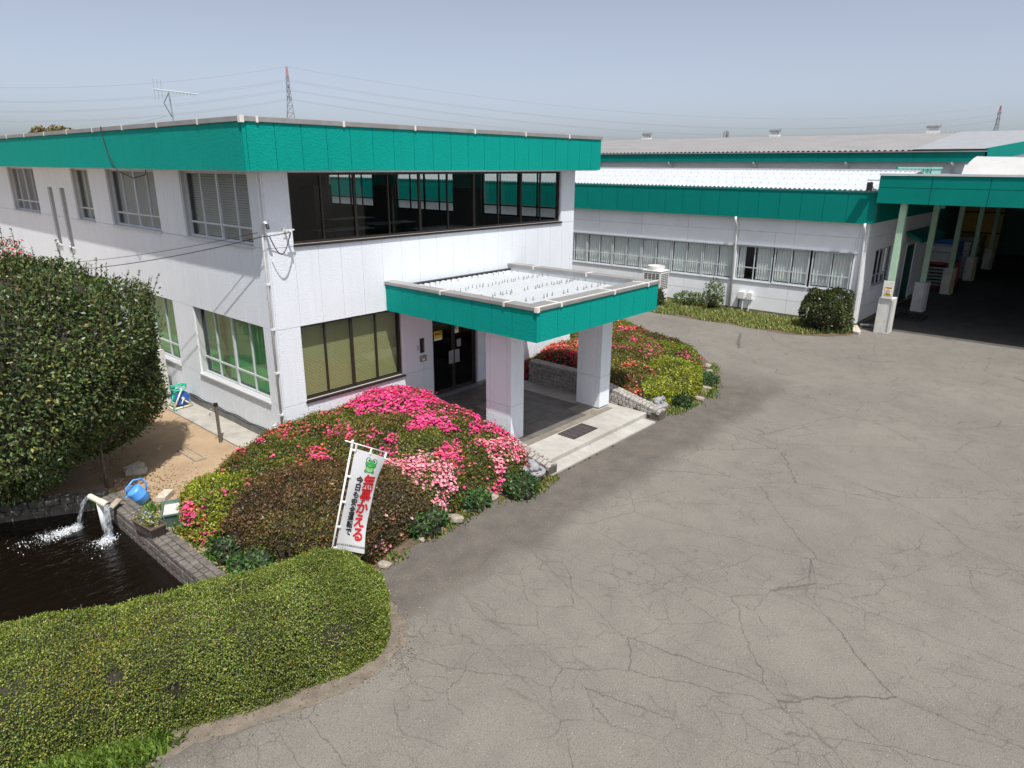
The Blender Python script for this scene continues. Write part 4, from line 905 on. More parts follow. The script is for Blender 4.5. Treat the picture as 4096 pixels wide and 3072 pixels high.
# discharge pipe and its water
t = thing('discharge_pipe', (-4.1, -.5, 0), 'cream plastic discharge pipe pouring water into the pond from both ends', 'pipe')
pa, pb = Vector((-4.16, -.18, .46)), Vector((-4.07, -.80, .46))
MB().tube([pa, pb], .055, 14, cap=False).build('pipe_body', 'cream', t, smooth=True); MB().tube([pa.lerp(pb, .55), pb+(pa-pb)*.02], .064, 14, cap=False).build('collar', 'cream', t, smooth=True); MB().tube([pa.lerp(pb, .02), pb.lerp(pa, .02)], .045, 12).build('bore', 'dark', t)
MB().tube([(-4.115, -.49, .43), (-4.10, -.49, -.3)], .05, 12).build('riser', 'pvc', t, smooth=True)
def pour(p, vel, wid, seed, name, label):
    rng = random.Random(seed); T = 0; pts = []
    z0 = -.14; g = 9.8; tt = (vel.z+math.sqrt(vel.z**2+2*g*(p.z-z0)))/g
    for i in range(15): s = tt*i/14; pts.append(p+vel*s-Vector((0, 0, .5*g*s*s)))
    m = MB(); n = 12; rings = []
    side = Vector((vel.y, -vel.x, 0)).normalized() if vel.xy.length > .01 else Vector((1, 0, 0))
    for i, c in enumerate(pts):
        f = i/14; d = (pts[min(i+1, 14)]-pts[max(i-1, 0)]).normalized(); up = side.cross(d); rr = []
        for k in range(n):
            a = 2*math.pi*k/n; nz = mnoise.noise(Vector((k*.9+seed, i*.55, seed)))*.035*(.5+f)
            rr.append(c+side*math.cos(a)*(wid*(1+.35*f)+nz)+up*math.sin(a)*(wid*(.75-.25*f)+nz))
        rings += rr
    m.add(rings, [(i*n+k, i*n+(k+1) % n, (i+1)*n+(k+1) % n, (i+1)*n+k) for i in range(14) for k in range(n)])
    o = m.build(name, 'stream', None, smooth=True); tag(o, label, 'water', kind='stuff'); return pts[-1]
e1 = pour(pa, Vector((-.75, .25, .0)), .05, 3, 'water_jet', 'clear water jet arcing from the far end of the discharge pipe')
e2 = pour(pb, Vector((-.35, -.40, .0)), .052, 5, 'water_jet', 'clear water falling from the near end of the discharge pipe')
rng = RNG
def foam(c, dr, n, ln, wd, label):
    u = rng.exponential(.32, n).clip(0, 2); X = c.x+dr[0]*u*ln+rng.normal(size=n)*wd*(.35+u); Y = c.y+dr[1]*u*ln+rng.normal(size=n)*wd*(.35+u)
    Zz = -.126+rng.exponential(.022, n)*np.exp(-u*2); P = np.stack([X, Y, Zz], 1)
    P = P[(P[:, 0] < -3.97)]; n = len(P)
    s = rng.uniform(.002, .0075, n)*np.where(rng.random(n) < .15, 1.7, 1); N = np.tile([0, 0, 1.], (n, 1)); V = leaf_arrays(P, N, 2.2*s, rng, 1.2, 1.2, .35, 0)
    o = quads_obj('foam', V, np.tile([.8, .83, .86], (n, 1)), 'foam', None); tag(o, label, 'foam')
foam(e1, (-.85, .10), 4200, .62, .10, 'white foam trail drifting left from the far water jet')
foam(e2, (-.35, -.2), 2600, .32, .085, 'white foam patch below the near water jet')

# ================================================================== VEGETATION
GREEN = [(.035, .075, .012), (.060, .105, .016), (.10, .14, .02), (.16, .18, .03), (.028, .05, .012)]
def bush(name, label, cat, x, y, rx, ry, h, cols, wts, n, size, fl=None, seed=1, group=None, amp=.09, freq=6, z=0, aspect=.5, mat='leaf', low=-.15, lit=True, core=.9):
    rng = np.random.default_rng(seed); t = thing(name, (x, y, z), label, cat, group); c = (x, y, z+h*.18); r = (rx, ry, h*.82)
    core_dome('shade_core', c, r, seed, t, amp, freq, core, low=low)  # solid dark dome, coloured for the shade behind the leaves
    P, N, rr, d = dome_points(n, c, r, seed, amp, freq, rng, low); P += N*(rng.normal(size=n)*.03-.015)[:, None]; P[:, 2] = np.maximum(P[:, 2], z+.015)
    pt = 1+lump(P, .28, 4.5, seed+9); V = leaf_arrays(P, N, size, rng, aspect)
    quads_obj('foliage', V, palette(n, cols, wts, rng, .28, pt.clip(.5, 1.6)), mat, t)
    m = int(20*(rx+ry)); st = MB()
    for k in range(m):
        a = rng.uniform(0, 6.28); u = rng.uniform(.2, .95); p = Vector((x+rx*u*math.cos(a)*.8, y+ry*u*math.sin(a)*.8, z+h*.3)); q2 = Vector((x+rx*u*math.cos(a)*1.0, y+ry*u*math.sin(a)*1.0, z+h*(.35+.62*math.sqrt(max(0, 1-u*u)))))
        st.tube([p, q2], [.006, .002], 4, False)
    o = st.build('branches', 'bark', t); o['kind'] = 'stuff'
    if fl:
        nf, fcols, fw_, fsz, clus = fl; P2, N2, _, _ = dome_points(nf*6, c, r, seed, amp, freq, rng, low)
        den = lump(P2, 1.0, 3.2, seed+5)+rng.normal(size=len(P2))*.35; top = (P2[:, 2]-z)/h
        den += (top-.5)*.6; order = np.argsort(-den) if clus else rng.permutation(len(P2)); P2 = P2[order[:nf]]; N2 = N2[order[:nf]]
        N2 = N2+rng.normal(size=N2.shape)*.35; N2[:, 2] += .25; N2 /= np.linalg.norm(N2, axis=1)[:, None]; P2 = P2+N2*.015
        F = flower_arrays(P2, N2, fsz, rng); C = np.repeat(palette(nf, fcols, fw_, rng, .14), 5, 0); quads_obj('blossoms', F, C, 'petal', t)
    return t
PINK = [(.84, .06, .27), (.80, .05, .33), (.88, .14, .33)]; PALE = [(.88, .32, .44), (.90, .46, .54), (.84, .17, .34)]; SALM = [(.80, .10, .10), (.85, .22, .18)]; MAG = [(.45, .03, .30), (.6, .05, .35)]
GB = [(.09, .135, .022), (.135, .165, .028), (.20, .165, .036), (.25, .19, .04), (.065, .085, .018)]; BR = [(.125, .085, .035), (.16, .10, .04), (.095, .075, .026), (.20, .12, .05), (.08, .085, .024)]; YG = [(.24, .28, .03), (.33, .33, .035), (.16, .21, .026), (.11, .15, .02)]
E5 = [3, 3, 2, 2, 2]; g1 = 'azaleas in the bed left of the entrance'; g2 = 'azaleas in the bed right of the entrance'
def poly_dist(P, poly):
    """signed distance to a polygon boundary (positive inside)"""
    A_ = np.array(poly); B_ = np.roll(A_, -1, 0); best = np.full(len(P), 1e9); ins = np.zeros(len(P), bool)
    for a_, b_ in zip(A_, B_):
        ab = b_-a_; t_ = (((P-a_)@ab)/(ab@ab)).clip(0, 1); best = np.minimum(best, np.linalg.norm(P-(a_+t_[:, None]*ab), axis=1))
        cr_ = ((a_[1] > P[:, 1]) != (b_[1] > P[:, 1])) & (P[:, 0] < (b_[0]-a_[0])*(P[:, 1]-a_[1])/(b_[1]-a_[1]+1e-12)+a_[0]); ins ^= cr_
    return np.where(ins, best, -best)
def azalea_bed(poly, bushes, group, dens, size, seed, round_=.5):
    rng = np.random.default_rng(seed); cen = np.array([[b[1], b[2]] for b in bushes]); rad = np.array([b[3] for b in bushes]); hts = np.array([b[4] for b in bushes])
    def height(Q):
        d_ = poly_dist(Q, poly); D_ = np.linalg.norm(Q[:, None]-cen[None], axis=2)/rad[None]
        wob_ = np.stack([lump(np.c_[Q, np.zeros(len(Q))], .16, 5, seed+i) for i in range(len(cen))], 1); D_ = D_+wob_*.55
        w_ = np.exp(-3.2*D_); w_ /= w_.sum(1)[:, None]; hb = w_@hts; dm = D_.min(1); hb = hb*(1-.16*np.clip(dm, 0, 1.6)**2)
        f = np.clip(d_/round_, 0, 1); Z_ = hb*np.sqrt(1-(1-f)**2.2)
        Z_ = Z_+lump(np.c_[Q, np.zeros(len(Q))], .055, 6, seed+70)+lump(np.c_[Q, np.zeros(len(Q))], .035, 15, seed+71)
        return np.where(d_ > 0, np.maximum(Z_, .02), 0), D_.argmin(1), d_
    A_ = np.array(poly); lo, hi = A_.min(0), A_.max(0); area = np.prod(hi-lo); n = int(area*dens*2.2); Q = lo+rng.random((n, 2))*(hi-lo)
    # extra samples on the steep rim
    ok = poly_dist(Q, poly) > 0; Q = Q[ok]; z_, own, d_ = height(Q); e = .03
    gx = (height(Q+[e, 0])[0]-height(Q-[e, 0])[0])/(2*e); gy = (height(Q+[0, e])[0]-height(Q-[0, e])[0])/(2*e)
    sl_ = np.sqrt(1+gx**2+gy**2); keep = rng.random(len(Q)) < np.minimum(1, sl_/2.2); Q, z_, own, gx, gy = Q[keep], z_[keep], own[keep], gx[keep], gy[keep]
    N_ = np.stack([-gx, -gy, np.ones(len(Q))], 1); N_ /= np.linalg.norm(N_, axis=1)[:, None]; P_ = np.c_[Q, z_]
    # rim: points up the steep outer face
    RP, RN = [], []; ctr = A_.mean(0)
    for a_, b_ in zip(A_, np.roll(A_, -1, 0)):
        ln_ = np.linalg.norm(b_-a_); k_ = int(ln_*dens*.85); u_ = rng.random(k_)[:, None]; q_ = a_*(1-u_)+b_*u_; nrm_ = np.array([b_[1]-a_[1], a_[0]-b_[0]])/ln_
        if poly_dist(((a_+b_)/2+nrm_*.02)[None], poly)[0] > 0: nrm_ = -nrm_
        f_ = rng.random(k_)**.9; ins_ = .5*round_*(1-np.sqrt(np.clip(1-f_**2, 0, 1))); Hq = height(q_-nrm_*round_*.55)[0]; wb = lump(np.c_[q_, f_], .05, 8, seed+72)
        RP.append(np.c_[q_-nrm_*(ins_+.04-wb)[:, None], np.maximum(.02, Hq*f_*.92)]); RN.append(np.c_[np.tile(nrm_, (k_, 1))*(1-f_*.6)[:, None], .15+f_*.6])
    RP, RN = np.concatenate(RP), np.concatenate(RN); RN /= np.linalg.norm(RN, axis=1)[:, None]; own_r = height(np.c_[RP[:, :2]]-RN[:, :2]*.08)[1]
    P_ = np.concatenate([P_, RP]); N_ = np.concatenate([N_, RN]); own = np.concatenate([own, own_r])
    # spread points on the rim vertically
    steep = N_[:, 2] < .6; P_[steep, 2] *= rng.uniform(.12, 1, steep.sum())**.7
    gs = .09; gxs = np.arange(lo[0], hi[0], gs); gys = np.arange(lo[1], hi[1], gs); GX, GY = np.meshgrid(gxs, gys, indexing='ij'); GZ, GO, GD = height(np.c_[GX.ravel(), GY.ravel()]); GZ = np.maximum(GZ-.05, 0).reshape(GX.shape); GO = GO.reshape(GX.shape); GD = GD.reshape(GX.shape)
    for i, b in enumerate(bushes):
        lab, x, y, r_, h, cols, wts, fl = b; t = thing('azalea_bush', (x, y, 0), lab, 'shrub', group); m = own == i; Pb, Nb = P_[m], N_[m]; k = len(Pb)
        if k < 10: continue
        Pb = Pb+Nb*(rng.normal(size=k)*.03+np.where(rng.random(k) < .06, rng.uniform(0, .09, k), 0))[:, None]; Pb[:, 2] = np.maximum(Pb[:, 2], .02)
        pt = (1+lump(Pb, .26, 5, seed+i)+lump(Pb, .15, 13, seed+i+50)).clip(.5, 1.7)
        quads_obj('foliage', leaf_arrays(Pb, Nb, size, rng, .5, .8), palette(k, cols, wts, rng, .28, pt), 'leaf', t)
        cm = MB(); vid = {}
        def vv(p, q_):
            if (p, q_) not in vid: vid[(p, q_)] = len(cm.v); cm.v.append((float(GX[p, q_]), float(GY[p, q_]), float(GZ[p, q_])))
            return vid[(p, q_)]
        for p in range(GX.shape[0]-1):
            for q_ in range(GX.shape[1]-1):
                if GO[p, q_] == i and GD[p, q_] > 0: cm.f.append((vv(p, q_), vv(p+1, q_), vv(p+1, q_+1), vv(p, q_+1)))
        if cm.f: cm.build('shade_core', 'shade_core', t, smooth=True)  # dark surface under the leaves, coloured as the bush's inner shade
        if fl:
            frac, fcols, fw_, fsz, contrast = fl; den = lump(Pb, 1, 3.4, seed+i+90)*contrast+lump(Pb, .5, 9, seed+i+91)*contrast+rng.normal(size=k)*.5+Pb[:, 2]*.8; nf = min(k, int(frac*m.sum()/dens*420)); idx = np.argsort(-den)[:int(nf*2.2)]; idx = rng.permutation(idx)[:nf]
            Nf = Nb[idx]+rng.normal(size=(len(idx), 3))*.3; Nf[:, 2] += .25; Nf /= np.linalg.norm(Nf, axis=1)[:, None]
            quads_obj('blossoms', flower_arrays(Pb[idx]+Nf*.02, Nf, fsz, rng), np.repeat(palette(len(idx), fcols, fw_, rng, .14), 5, 0), 'petal', t)
MOUNDL = [(-3.1, -3.35), (-3.38, -2.2), (-3.08, -1.35), (-2.0, -.85), (-1.0, -.30), (-.35, -.06), (3.3, -.06), (3.3, -4.35), (2.80, -4.95), (2.25, -5.2), (1.68, -5.02), (.84, -5.02), (-.08, -5.18), (-.74, -5.12), (-1.63, -5.35), (-2.35, -5.05), (-2.95, -4.2)]
azalea_bed(MOUNDL, [
    ('largest azalea, smothered in bright pink flowers, below the front wall by the porch', 2.15, -1.5, 1.15, 1.16, GB, E5, (1.5, PINK+MAG[:1], [5, 4, 4, .3], .036, .5)),
    ('bright pink azalea in front of the left porch column', 2.1, -2.95, .95, 1.02, GB, E5, (.8, PINK, [4, 3, 3], .034, 1.5)),
    ('olive green azalea with few red flowers against the building corner', .1, -.9, 1.1, .90, GB, E5, (.14, SALM+PINK, [2, 2, 1, 1, 1], .030, .8)),
    ('brownish green azalea in the middle of the left bed with scattered pink flowers', .75, -2.2, 1.1, 1.06, GB+BR[:2], [2, 2, 2, 2, 1, 1.5, 1.5], (.16, PINK+SALM, [2, 2, 2, 1, 1], .030, 1.2)),
    ('green azalea with a drift of coral flowers beside the soil yard', -1.35, -1.75, 1.05, .92, GB, E5, (.16, PINK+SALM, [2, 1, 2, 2, 1], .030, 1.4)),
    ('yellow-green azalea dotted with pink flowers next to the planters', -2.75, -2.2, .8, .78, YG, [3, 3, 2, 1], (.15, PINK+SALM, [2, 2, 2, 1, 1], .030, .9)),
    ('dark red-brown flowerless azalea behind the banner', -1.75, -3.35, 1.1, .98, BR+[(.24, .08, .06)], [3, 3, 2, 2, 2, 1.5], None),
    ('dark bronze flowerless azalea at the road edge right of the banner', -.85, -4.3, 1.0, .96, BR, E5, (.012, PALE, [1, 1, 1], .03, 1)),
    ('brown shrub with some green leaves between the banner and the pond wall', -2.35, -4.3, .8, .72, BR+GB[:2], [3, 3, 2, 2, 2, 1, 1], None),
    ('azalea covered in pale pink flowers at the road edge', .35, -4.35, .8, .88, GB, E5, (.9, PALE, [4, 4, 2], .033, 1.6)),
    ('olive azalea between the pale pink and the bright pink ones', 1.1, -3.4, .8, .98, GB, E5, (.20, PINK, [2, 1, 2], .032, 1.4)),
    ('red-pink azalea at the road edge in front of the porch column', 1.45, -4.4, .75, .76, GB, E5, (.5, PINK+SALM, [3, 1, 3, 1, 1], .032, 1.2)),
    ('pale pink azalea leaning over the left stone frog', 2.3, -4.6, .65, .70, GB, E5, (1.1, PALE+PINK[:1], [4, 3, 3, 2], .033, 1.2)),
    ('small pink azalea at the foot of the left porch column', 2.6, -3.85, .6, .80, GB, E5, (.5, PINK, [2, 2, 2], .034, 1.3))], g1, 2600, .05, 300)
RG = GB+[(.24, .10, .05), (.23, .14, .05)]; R7 = [3, 3, 3, 2, 1, .5, 1.2]
MOUNDR = [(8.0, -.5), (8.0, -4.1), (8.35, -4.75), (9.0, -5.05), (9.9, -5.2), (10.6, -5.1), (11.6, -4.65), (12.9, -3.9), (13.8, -3.0), (14.6, -1.1), (16.0, 1.2), (16.0, 2.0), (11.2, 2.0), (10.92, -.1), (8.0, -.1)]
azalea_bed(MOUNDR, [
    ('crimson azalea in the porch shade behind the sett wall', 8.7, -1.7, 1.0, .98, RG, R7, (.6, [(.60, .02, .10), (.70, .04, .16)], [1, 1], .036, 1.0)),
    ('coral-red azalea against the wall beyond the porch', 9.9, -.85, .95, .92, RG, R7, (.4, SALM+PINK[:1], [3, 3, 1], .036, 1.2)),
    ('orange-flecked azalea just behind the right sett wall', 8.75, -3.4, .9, .74, RG, R7, (.10, SALM, [1, 1], .034, 1.0)),
    ('mixed green azalea with pink spots in the middle of the right bed', 10.6, -2.4, 1.1, .86, RG, R7, (.13, PINK+SALM+MAG, [1]*7, .036, 1.0)),
    ('bronze azalea at the centre back of the right bed', 12.1, -1.5, 1.1, .80, RG+BR[:2], R7+[3, 3], (.07, PINK+SALM, [1]*5, .036, 1.0)),
    ('bright yellow-green azalea at the front of the right bed', 10.6, -4.1, .9, .66, YG, [3, 3, 2, 1], None),
    ('lime azalea at the right tip of the right bed', 12.7, -3.2, 1.0, .64, YG+GB[:2], [3]*6, (.05, PINK, [1]*3, .036, 1)),
    ('dark brown azalea on the far right edge of the right bed', 13.8, -2.0, .9, .60, BR, E5, None),
    ('green azalea with red flowers at the back of the right bed', 13.4, -.3, 1.1, .68, RG, R7, (.10, SALM+PINK, [1]*5, .036, 1.0)),
    ('low lime azalea at the far back of the right bed', 15.2, .7, 1.1, .52, YG+GB[:2], [3]*6, (.06, SALM, [1, 1], .036, 1.2)),
    ('small yellow azalea next to the right stone frog', 9.1, -4.5, .6, .50, YG, [3, 3, 2, 1], None),
    ('orange-brown azalea at the foot of the right porch column', 9.6, -3.3, .8, .72, RG+BR[:1], R7+[3], (.15, SALM, [1, 1], .036, 1.2)),
    ('magenta-flowered azalea beyond the right porch column', 11.4, -.5, .8, .84, RG, R7, (.2, PINK+MAG, [1]*5, .036, 1.0))], g2, 1500, .06, 400)
bush('variegated_shrub', 'round cream-edged shrub behind the right porch column', 'shrub', 15.0, .5+1.1, .62, .62, 1.15, [(.30, .33, .16), (.42, .42, .22), (.08, .13, .03)], [2, 2, 2], 3500, .06, None, 61)
bush('evergreen_shrub', 'round dark evergreen shrub at the corner of the low shed', 'shrub', 21.75, -4.95, .95, .95, 1.75, [(.035, .06, .02), (.06, .085, .022), (.12, .10, .03)], [3, 3, 1.5], 8000, .10, None, 62, amp=.20, freq=7, mat='leafgloss', core=.72)
bush('weed_shrub', 'upright leafy weed against the shed wall beside the downpipe', 'plant', 22.35, .3, .42, .45, 1.15, [(.07, .12, .03), (.11, .15, .03)], [1, 1], 900, .10, None, 63, amp=.3, core=.45)
bush('weed_shrub', 'low leafy weed clump by the shed wall left of the upright weed', 'plant', 22.3, 1.5, .35, .75, .62, [(.08, .15, .03), (.13, .17, .04)], [1, 1], 1000, .10, None, 64, amp=.3, core=.5)
bush('weed_shrub', 'sparse weed growing in front of the tall outdoor unit', 'plant', 21.3, 2.6, .3, .35, .75, [(.05, .09, .02), (.09, .12, .03)], [1, 1], 500, .09, None, 65, amp=.25)
for i, (x, y, s_, lab) in enumerate(((-.25, -5.12, .34, 'dark leafy weed at the road edge below the pale pink azalea'), (2.05, -5.42, .30, 'dark green weed clump below the left stone frog'), (1.0, -5.15, .25, 'low green weed at the road edge below the red-pink azalea'), (9.1, -5.3, .24, 'weed clump beside the right stone frog'), (11.3, -4.85, .30, 'grey-green weed at the front edge of the right bed'), (-2.95, -3.35, .33, 'fresh green weed between the pond wall and the yellow azalea'), (-3.1, -4.15, .30, 'pale grey-green weed by the end of the pond wall'))):
    bush('weed_clump', lab, 'plant', x, y, s_*1.25, s_, s_*1.25, [(.03, .085, .03), (.06, .13, .03), (.10, .16, .04)], [2, 2, 1], 900, .075, None, 80+i, 'weeds along the bed edges', amp=.2, freq=8)

# ---- clipped hedge (front left)
t = thing('clipped_hedge', (-4.8, -5.8, 0), 'long clipped yellow-green hedge with rounded end in the foreground', 'hedge')
spine = [(-11.0, -2.6), (-8.2, -4.0), (-6.6, -4.95), (-5.2, -5.62), (-4.2, -6.02), (-3.22, -6.38)]
def spine_at(s):
    sp = [Vector((*p, 0)) for p in spine]; ls = [0]
    for i in range(len(sp)-1): ls.append(ls[-1]+(sp[i+1]-sp[i]).length)
    s = max(0, min(1, s))*ls[-1]
    for i in range(len(sp)-1):
        if s <= ls[i+1]+1e-6: f = (s-ls[i])/(ls[i+1]-ls[i]); return sp[i].lerp(sp[i+1], f), (sp[i+1]-sp[i]).normalized()
rng = np.random.default_rng(5)
NSP = 200; tab = [spine_at(i/NSP) for i in range(NSP+1)]; tp = np.array([p[0][:] for p in tab]); td = np.array([p[1][:] for p in tab])
for _ in range(12): td[1:-1] = (td[:-2]+td[1:-1]+td[2:])/3
HW, HH = .84, 1.08
def superpt(a, e=.55):
    ca, sa = np.cos(a), np.sin(a); return np.sign(ca)*np.abs(ca)**e, np.abs(sa)**e
_a = np.linspace(0, math.pi, 4001); _c, _z = superpt(_a); _l = np.concatenate([[0], np.cumsum(np.hypot(np.diff(_c*HW), np.diff(_z*HH)))]); _l /= _l[-1]
def arc(u): return np.interp(u, _l, _a)
def hedge_pts(n, rng, shrink=0):
    s = rng.random(n); a = arc(rng.random(n)); endm = rng.random(n) < .20
    fi = s**.8*NSP; i = fi.astype(int).clip(0, NSP-1); w_ = (fi-i)[:, None]; base = tp[i]*(1-w_)+tp[i+1]*w_; dirn = td[i]*(1-w_)+td[i+1]*w_; side = np.stack([dirn[:, 1], -dirn[:, 0], np.zeros(n)], 1)
    def nrm(a): c, z = superpt(a); c2, z2 = superpt(a+.02); t1, t2 = (c2-c)*HW, (z2-z)*HH; l = np.hypot(t1, t2)+1e-9; return t2/l, -t1/l
    c, z = superpt(a); P = base+side*(c*HW)[:, None]; P[:, 2] = z*HH
    n1, n2 = nrm(a.clip(.03, math.pi-.05)); Nn = side*n1[:, None]; Nn[:, 2] = n2
    ne = endm.sum(); th = rng.uniform(-math.pi/2, math.pi/2, ne); aa = arc(.5*rng.random(ne)**1.35); ce, ze = superpt(aa)
    dE = td[-1]; sE = np.array([dE[1], -dE[0], 0]); rad = np.outer(np.cos(th), dE)+np.outer(np.sin(th), sE)
    P[endm] = tp[-1]+rad*(ce*HW*1.0)[:, None]; P[endm, 2] = ze*HH; m1, m2 = nrm(aa.clip(.03, 1.55)); Nn[endm] = rad*m1[:, None]; Nn[endm, 2] = m2
    Nn /= np.linalg.norm(Nn, axis=1)[:, None]
    return P, Nn
def hedge_disp(P): return lump(P, .06, 3.0, 71)+lump(P, .03, 9, 72)+lump(P, .015, 24, 75)
nH = 260000; P, N = hedge_pts(nH, rng); d = hedge_disp(P); P = P+N*(d+rng.normal(size=nH)*.018)[:, None]; P[:, 2] = np.maximum(P[:, 2], .02)
bare = lump(P, 1, 5, 77)+lump(P, .6, 11, 78); keep = ~((bare > 1.45) & (P[:, 2] < 1.0) & (rng.random(nH) < .93)); P, N = P[keep], N[keep]; nH = len(P)
pt = (1+lump(P, .22, 3.5, 73)).clip(.55, 1.5); yl = lump(P, 1, 2.2, 74)
C = palette(nH, [(.12, .19, .03), (.19, .25, .04), (.27, .30, .06), (.09, .14, .028), (.36, .33, .08)], [3, 3, 2.2, 1.5, 1], rng, .2, pt)
ym = (yl+rng.normal(size=nH)*.6+(-P[:, 0]-5.5)*.35 > 1.45) & (P[:, 2] > .6); C[ym] = C[ym]*.4+np.array([.36, .30, .02])*.6
bn = rng.random(nH) < .012; C[bn] = [.28, .15, .06]
quads_obj('foliage', leaf_arrays(P, N, .0235, rng, .62, .85, .15, .1), C, 'leaf', t)
hm = MB(); na = 16; ii = list(range(0, NSP+1, 8)); vs = []
for k in ii:
    b_ = tp[k]; dn = td[k]; sd = np.array([dn[1], -dn[0], 0])
    for j in range(na+1):
        c_, z_ = superpt(np.array(math.pi*j/na)); p = b_+sd*c_*HW*.93; p[2] = float(z_)*HH*.94; vs.append(tuple(p))
for k in range(1, 8):
    th = k/7*math.pi/2; dE = td[-1]; sE = np.array([dE[1], -dE[0], 0])
    for j in range(na+1):
        c_, z_ = superpt(np.array(math.pi*j/na)); c_ = float(c_); p = tp[-1]+sE*c_*HW*.93*math.cos(th)+dE*abs(c_)*HW*.93*math.sin(th); p[2] = float(z_)*HH*.94; vs.append(tuple(p))
nr = len(vs)//(na+1); hm.add(vs, [(r_*(na+1)+j, r_*(na+1)+j+1, (r_+1)*(na+1)+j+1, (r_+1)*(na+1)+j) for r_ in range(nr-1) for j in range(na)]); hm.build('shade_core', 'shade_core', t, smooth=True, fix=True)  # dark inner shell, its colour stands for shade within the hedge
st = MB(); P2, N2 = hedge_pts(700, rng)
for p, n_ in zip(P2, N2):
    q2 = Vector(p)+Vector(n_)*.03+Vector(rng.normal(size=3)*.06); st.tube([Vector(p)-Vector(n_)*.10, q2], [.004, .002], 4, False)
o = st.build('branches', plain('grey_twig', (.30, .25, .19), .8), t); o['kind'] = 'stuff'

# ---- big evergreen tree on the left
t = thing('evergreen_tree', (-4.4, 2.3, 0), 'large rounded dark evergreen tree overhanging the back of the pond', 'tree')
rng = np.random.default_rng(31)
tk = MB(); tk.tube([(-4.4, 2.3, 0), (-4.38, 2.32, .8), (-4.3, 2.35, 1.8), (-4.35, 2.3, 3.2)], [.13, .11, .08, .03], 10)
for k in range(14):
    a = k*2.4; z = .5+.17*k; p = Vector((-4.38, 2.32, z)); e_ = p+Vector((math.cos(a)*1.7, math.sin(a)*1.4, .75)); tk.tube([p, p.lerp(e_, .5)+Vector((0, 0, .12)), e_], [.045, .03, .012], 6)
tk.tube([(-3.55, .95, 0), (-3.52, 1.0, 1.0)], [.035, .03], 7)
tk.build('trunk', 'bark', t, smooth=True)
nT = 80000; c = np.array([-4.55, 2.10, 2.32]); r = np.array([2.80, 2.18, 2.28])
d = rng.normal(size=(nT, 3)); d /= np.linalg.norm(d, axis=1)[:, None]
rr = 1+lump(d, .13, 3.6, 32)+lump(d, .08, 10, 33); dep = 1-rng.exponential(.055, nT).clip(0, .35)+np.where(rng.random(nT) < .12, rng.uniform(0, .07, nT), 0)
P = c+np.sign(d)*np.abs(d)**.97*r*(rr*dep)[:, None]; P += rng.normal(size=P.shape)*.03
keep = (P[:, 2] > .16) & ~((P[:, 2] < .5) & (rng.random(nT) < .35)); 
gap = lump(d, 1, 9, 35)+lump(d, .7, 17, 36); keep &= ~((gap > 1.25) & (dep > .93))
P, d = P[keep], d[keep]; N = d/r; N /= np.linalg.norm(N, axis=1)[:, None]; nT = len(P)
C = palette(nT, [(.045, .08, .028), (.07, .11, .03), (.115, .14, .036), (.17, .16, .045), (.17, .115, .05)], [4, 4, 2.5, 1, .35], rng, .3, (1+lump(P, .2, 3, 37)).clip(.6, 1.5))
Vt = leaf_arrays(P, N, .085, rng, .48, 1.0, .12, .25)
# shoots sticking out of the top
sh = MB(); SP, SC = [], []
top = [(d_, c+np.sign(d_)*np.abs(d_)**.97*r) for d_ in rng.normal(size=(900, 3)) if True]
cnt = 0
for d_, _ in top:
    d_ = d_/np.linalg.norm(d_)
    if d_[2] < .05 or cnt > 190: continue
    rl_ = float((1+lump(d_[None], .13, 3.6, 32)+lump(d_[None], .08, 10, 33))[0]); b_ = c+np.sign(d_)*np.abs(d_)**.97*r*rl_*.97; ln = rng.uniform(.25, .75)*(1.5 if cnt % 25 == 3 else 1); dr_ = np.array([d_[0]*.35, d_[1]*.35, 1.0])+rng.normal(size=3)*.12; dr_ /= np.linalg.norm(dr_)
    sh.tube([Vector(b_), Vector(b_+dr_*ln*.5), Vector(b_+dr_*ln)], [.007, .005, .002], 4, False); cnt += 1
    for k in range(int(ln/.035)):
        SP.append(b_+dr_*ln*(k+.5)/(ln/.035)); nn = rng.normal(size=3); nn[2] = .3; SC.append(nn/np.linalg.norm(nn))
SPa, SNa = np.array(SP), np.array(SC); V2 = leaf_arrays(SPa, SNa, .07, rng, .45, .3, .1, .3)
C2 = palette(len(SPa), [(.04, .06, .016), (.08, .085, .022), (.12, .10, .03)], [2, 2, 1], rng, .2)
quads_obj('crown', np.concatenate([Vt, V2]), np.concatenate([C, C2]), 'leafgloss', t)
sh.build('shoots', 'bark', t)['kind'] = 'stuff'
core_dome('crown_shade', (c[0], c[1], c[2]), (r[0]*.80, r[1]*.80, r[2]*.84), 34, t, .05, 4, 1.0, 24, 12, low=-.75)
# red-leaved shrub behind it
rp = CAM+ray(25, 1015).normalized()*21.5; t = thing('red_leaf_shrub', (rp.x, rp.y, 0), 'tall shrub with coral-red flowers rising behind the evergreen tree', 'shrub')
rng = np.random.default_rng(41); nR = 6000; d = rng.normal(size=(nR, 3)); d /= np.linalg.norm(d, axis=1)[:, None]; cc = np.array([rp.x, rp.y, rp.z-1.6]); P = cc+d*np.array([.75, .75, 1.9])*(1-rng.exponential(.15, nR).clip(0, .6))[:, None]*(1+lump(d, .16, 6, 42))[:, None]
quads_obj('crown', leaf_arrays(P, d, .08, rng, .45, 1.0), palette(nR, [(.07, .08, .03), (.12, .11, .05), (.30, .07, .05)], [2, 2, 1.2], rng, .25), 'leaf', t)
sel = rng.permutation(nR)[:420]; F = flower_arrays(P[sel]+d[sel]*.05, d[sel], .05, rng); quads_obj('blossoms', F, np.repeat(palette(420, [(.75, .10, .10), (.8, .2, .2)], [1, 1], rng, .15), 5, 0), 'petal', t)
tk = MB()
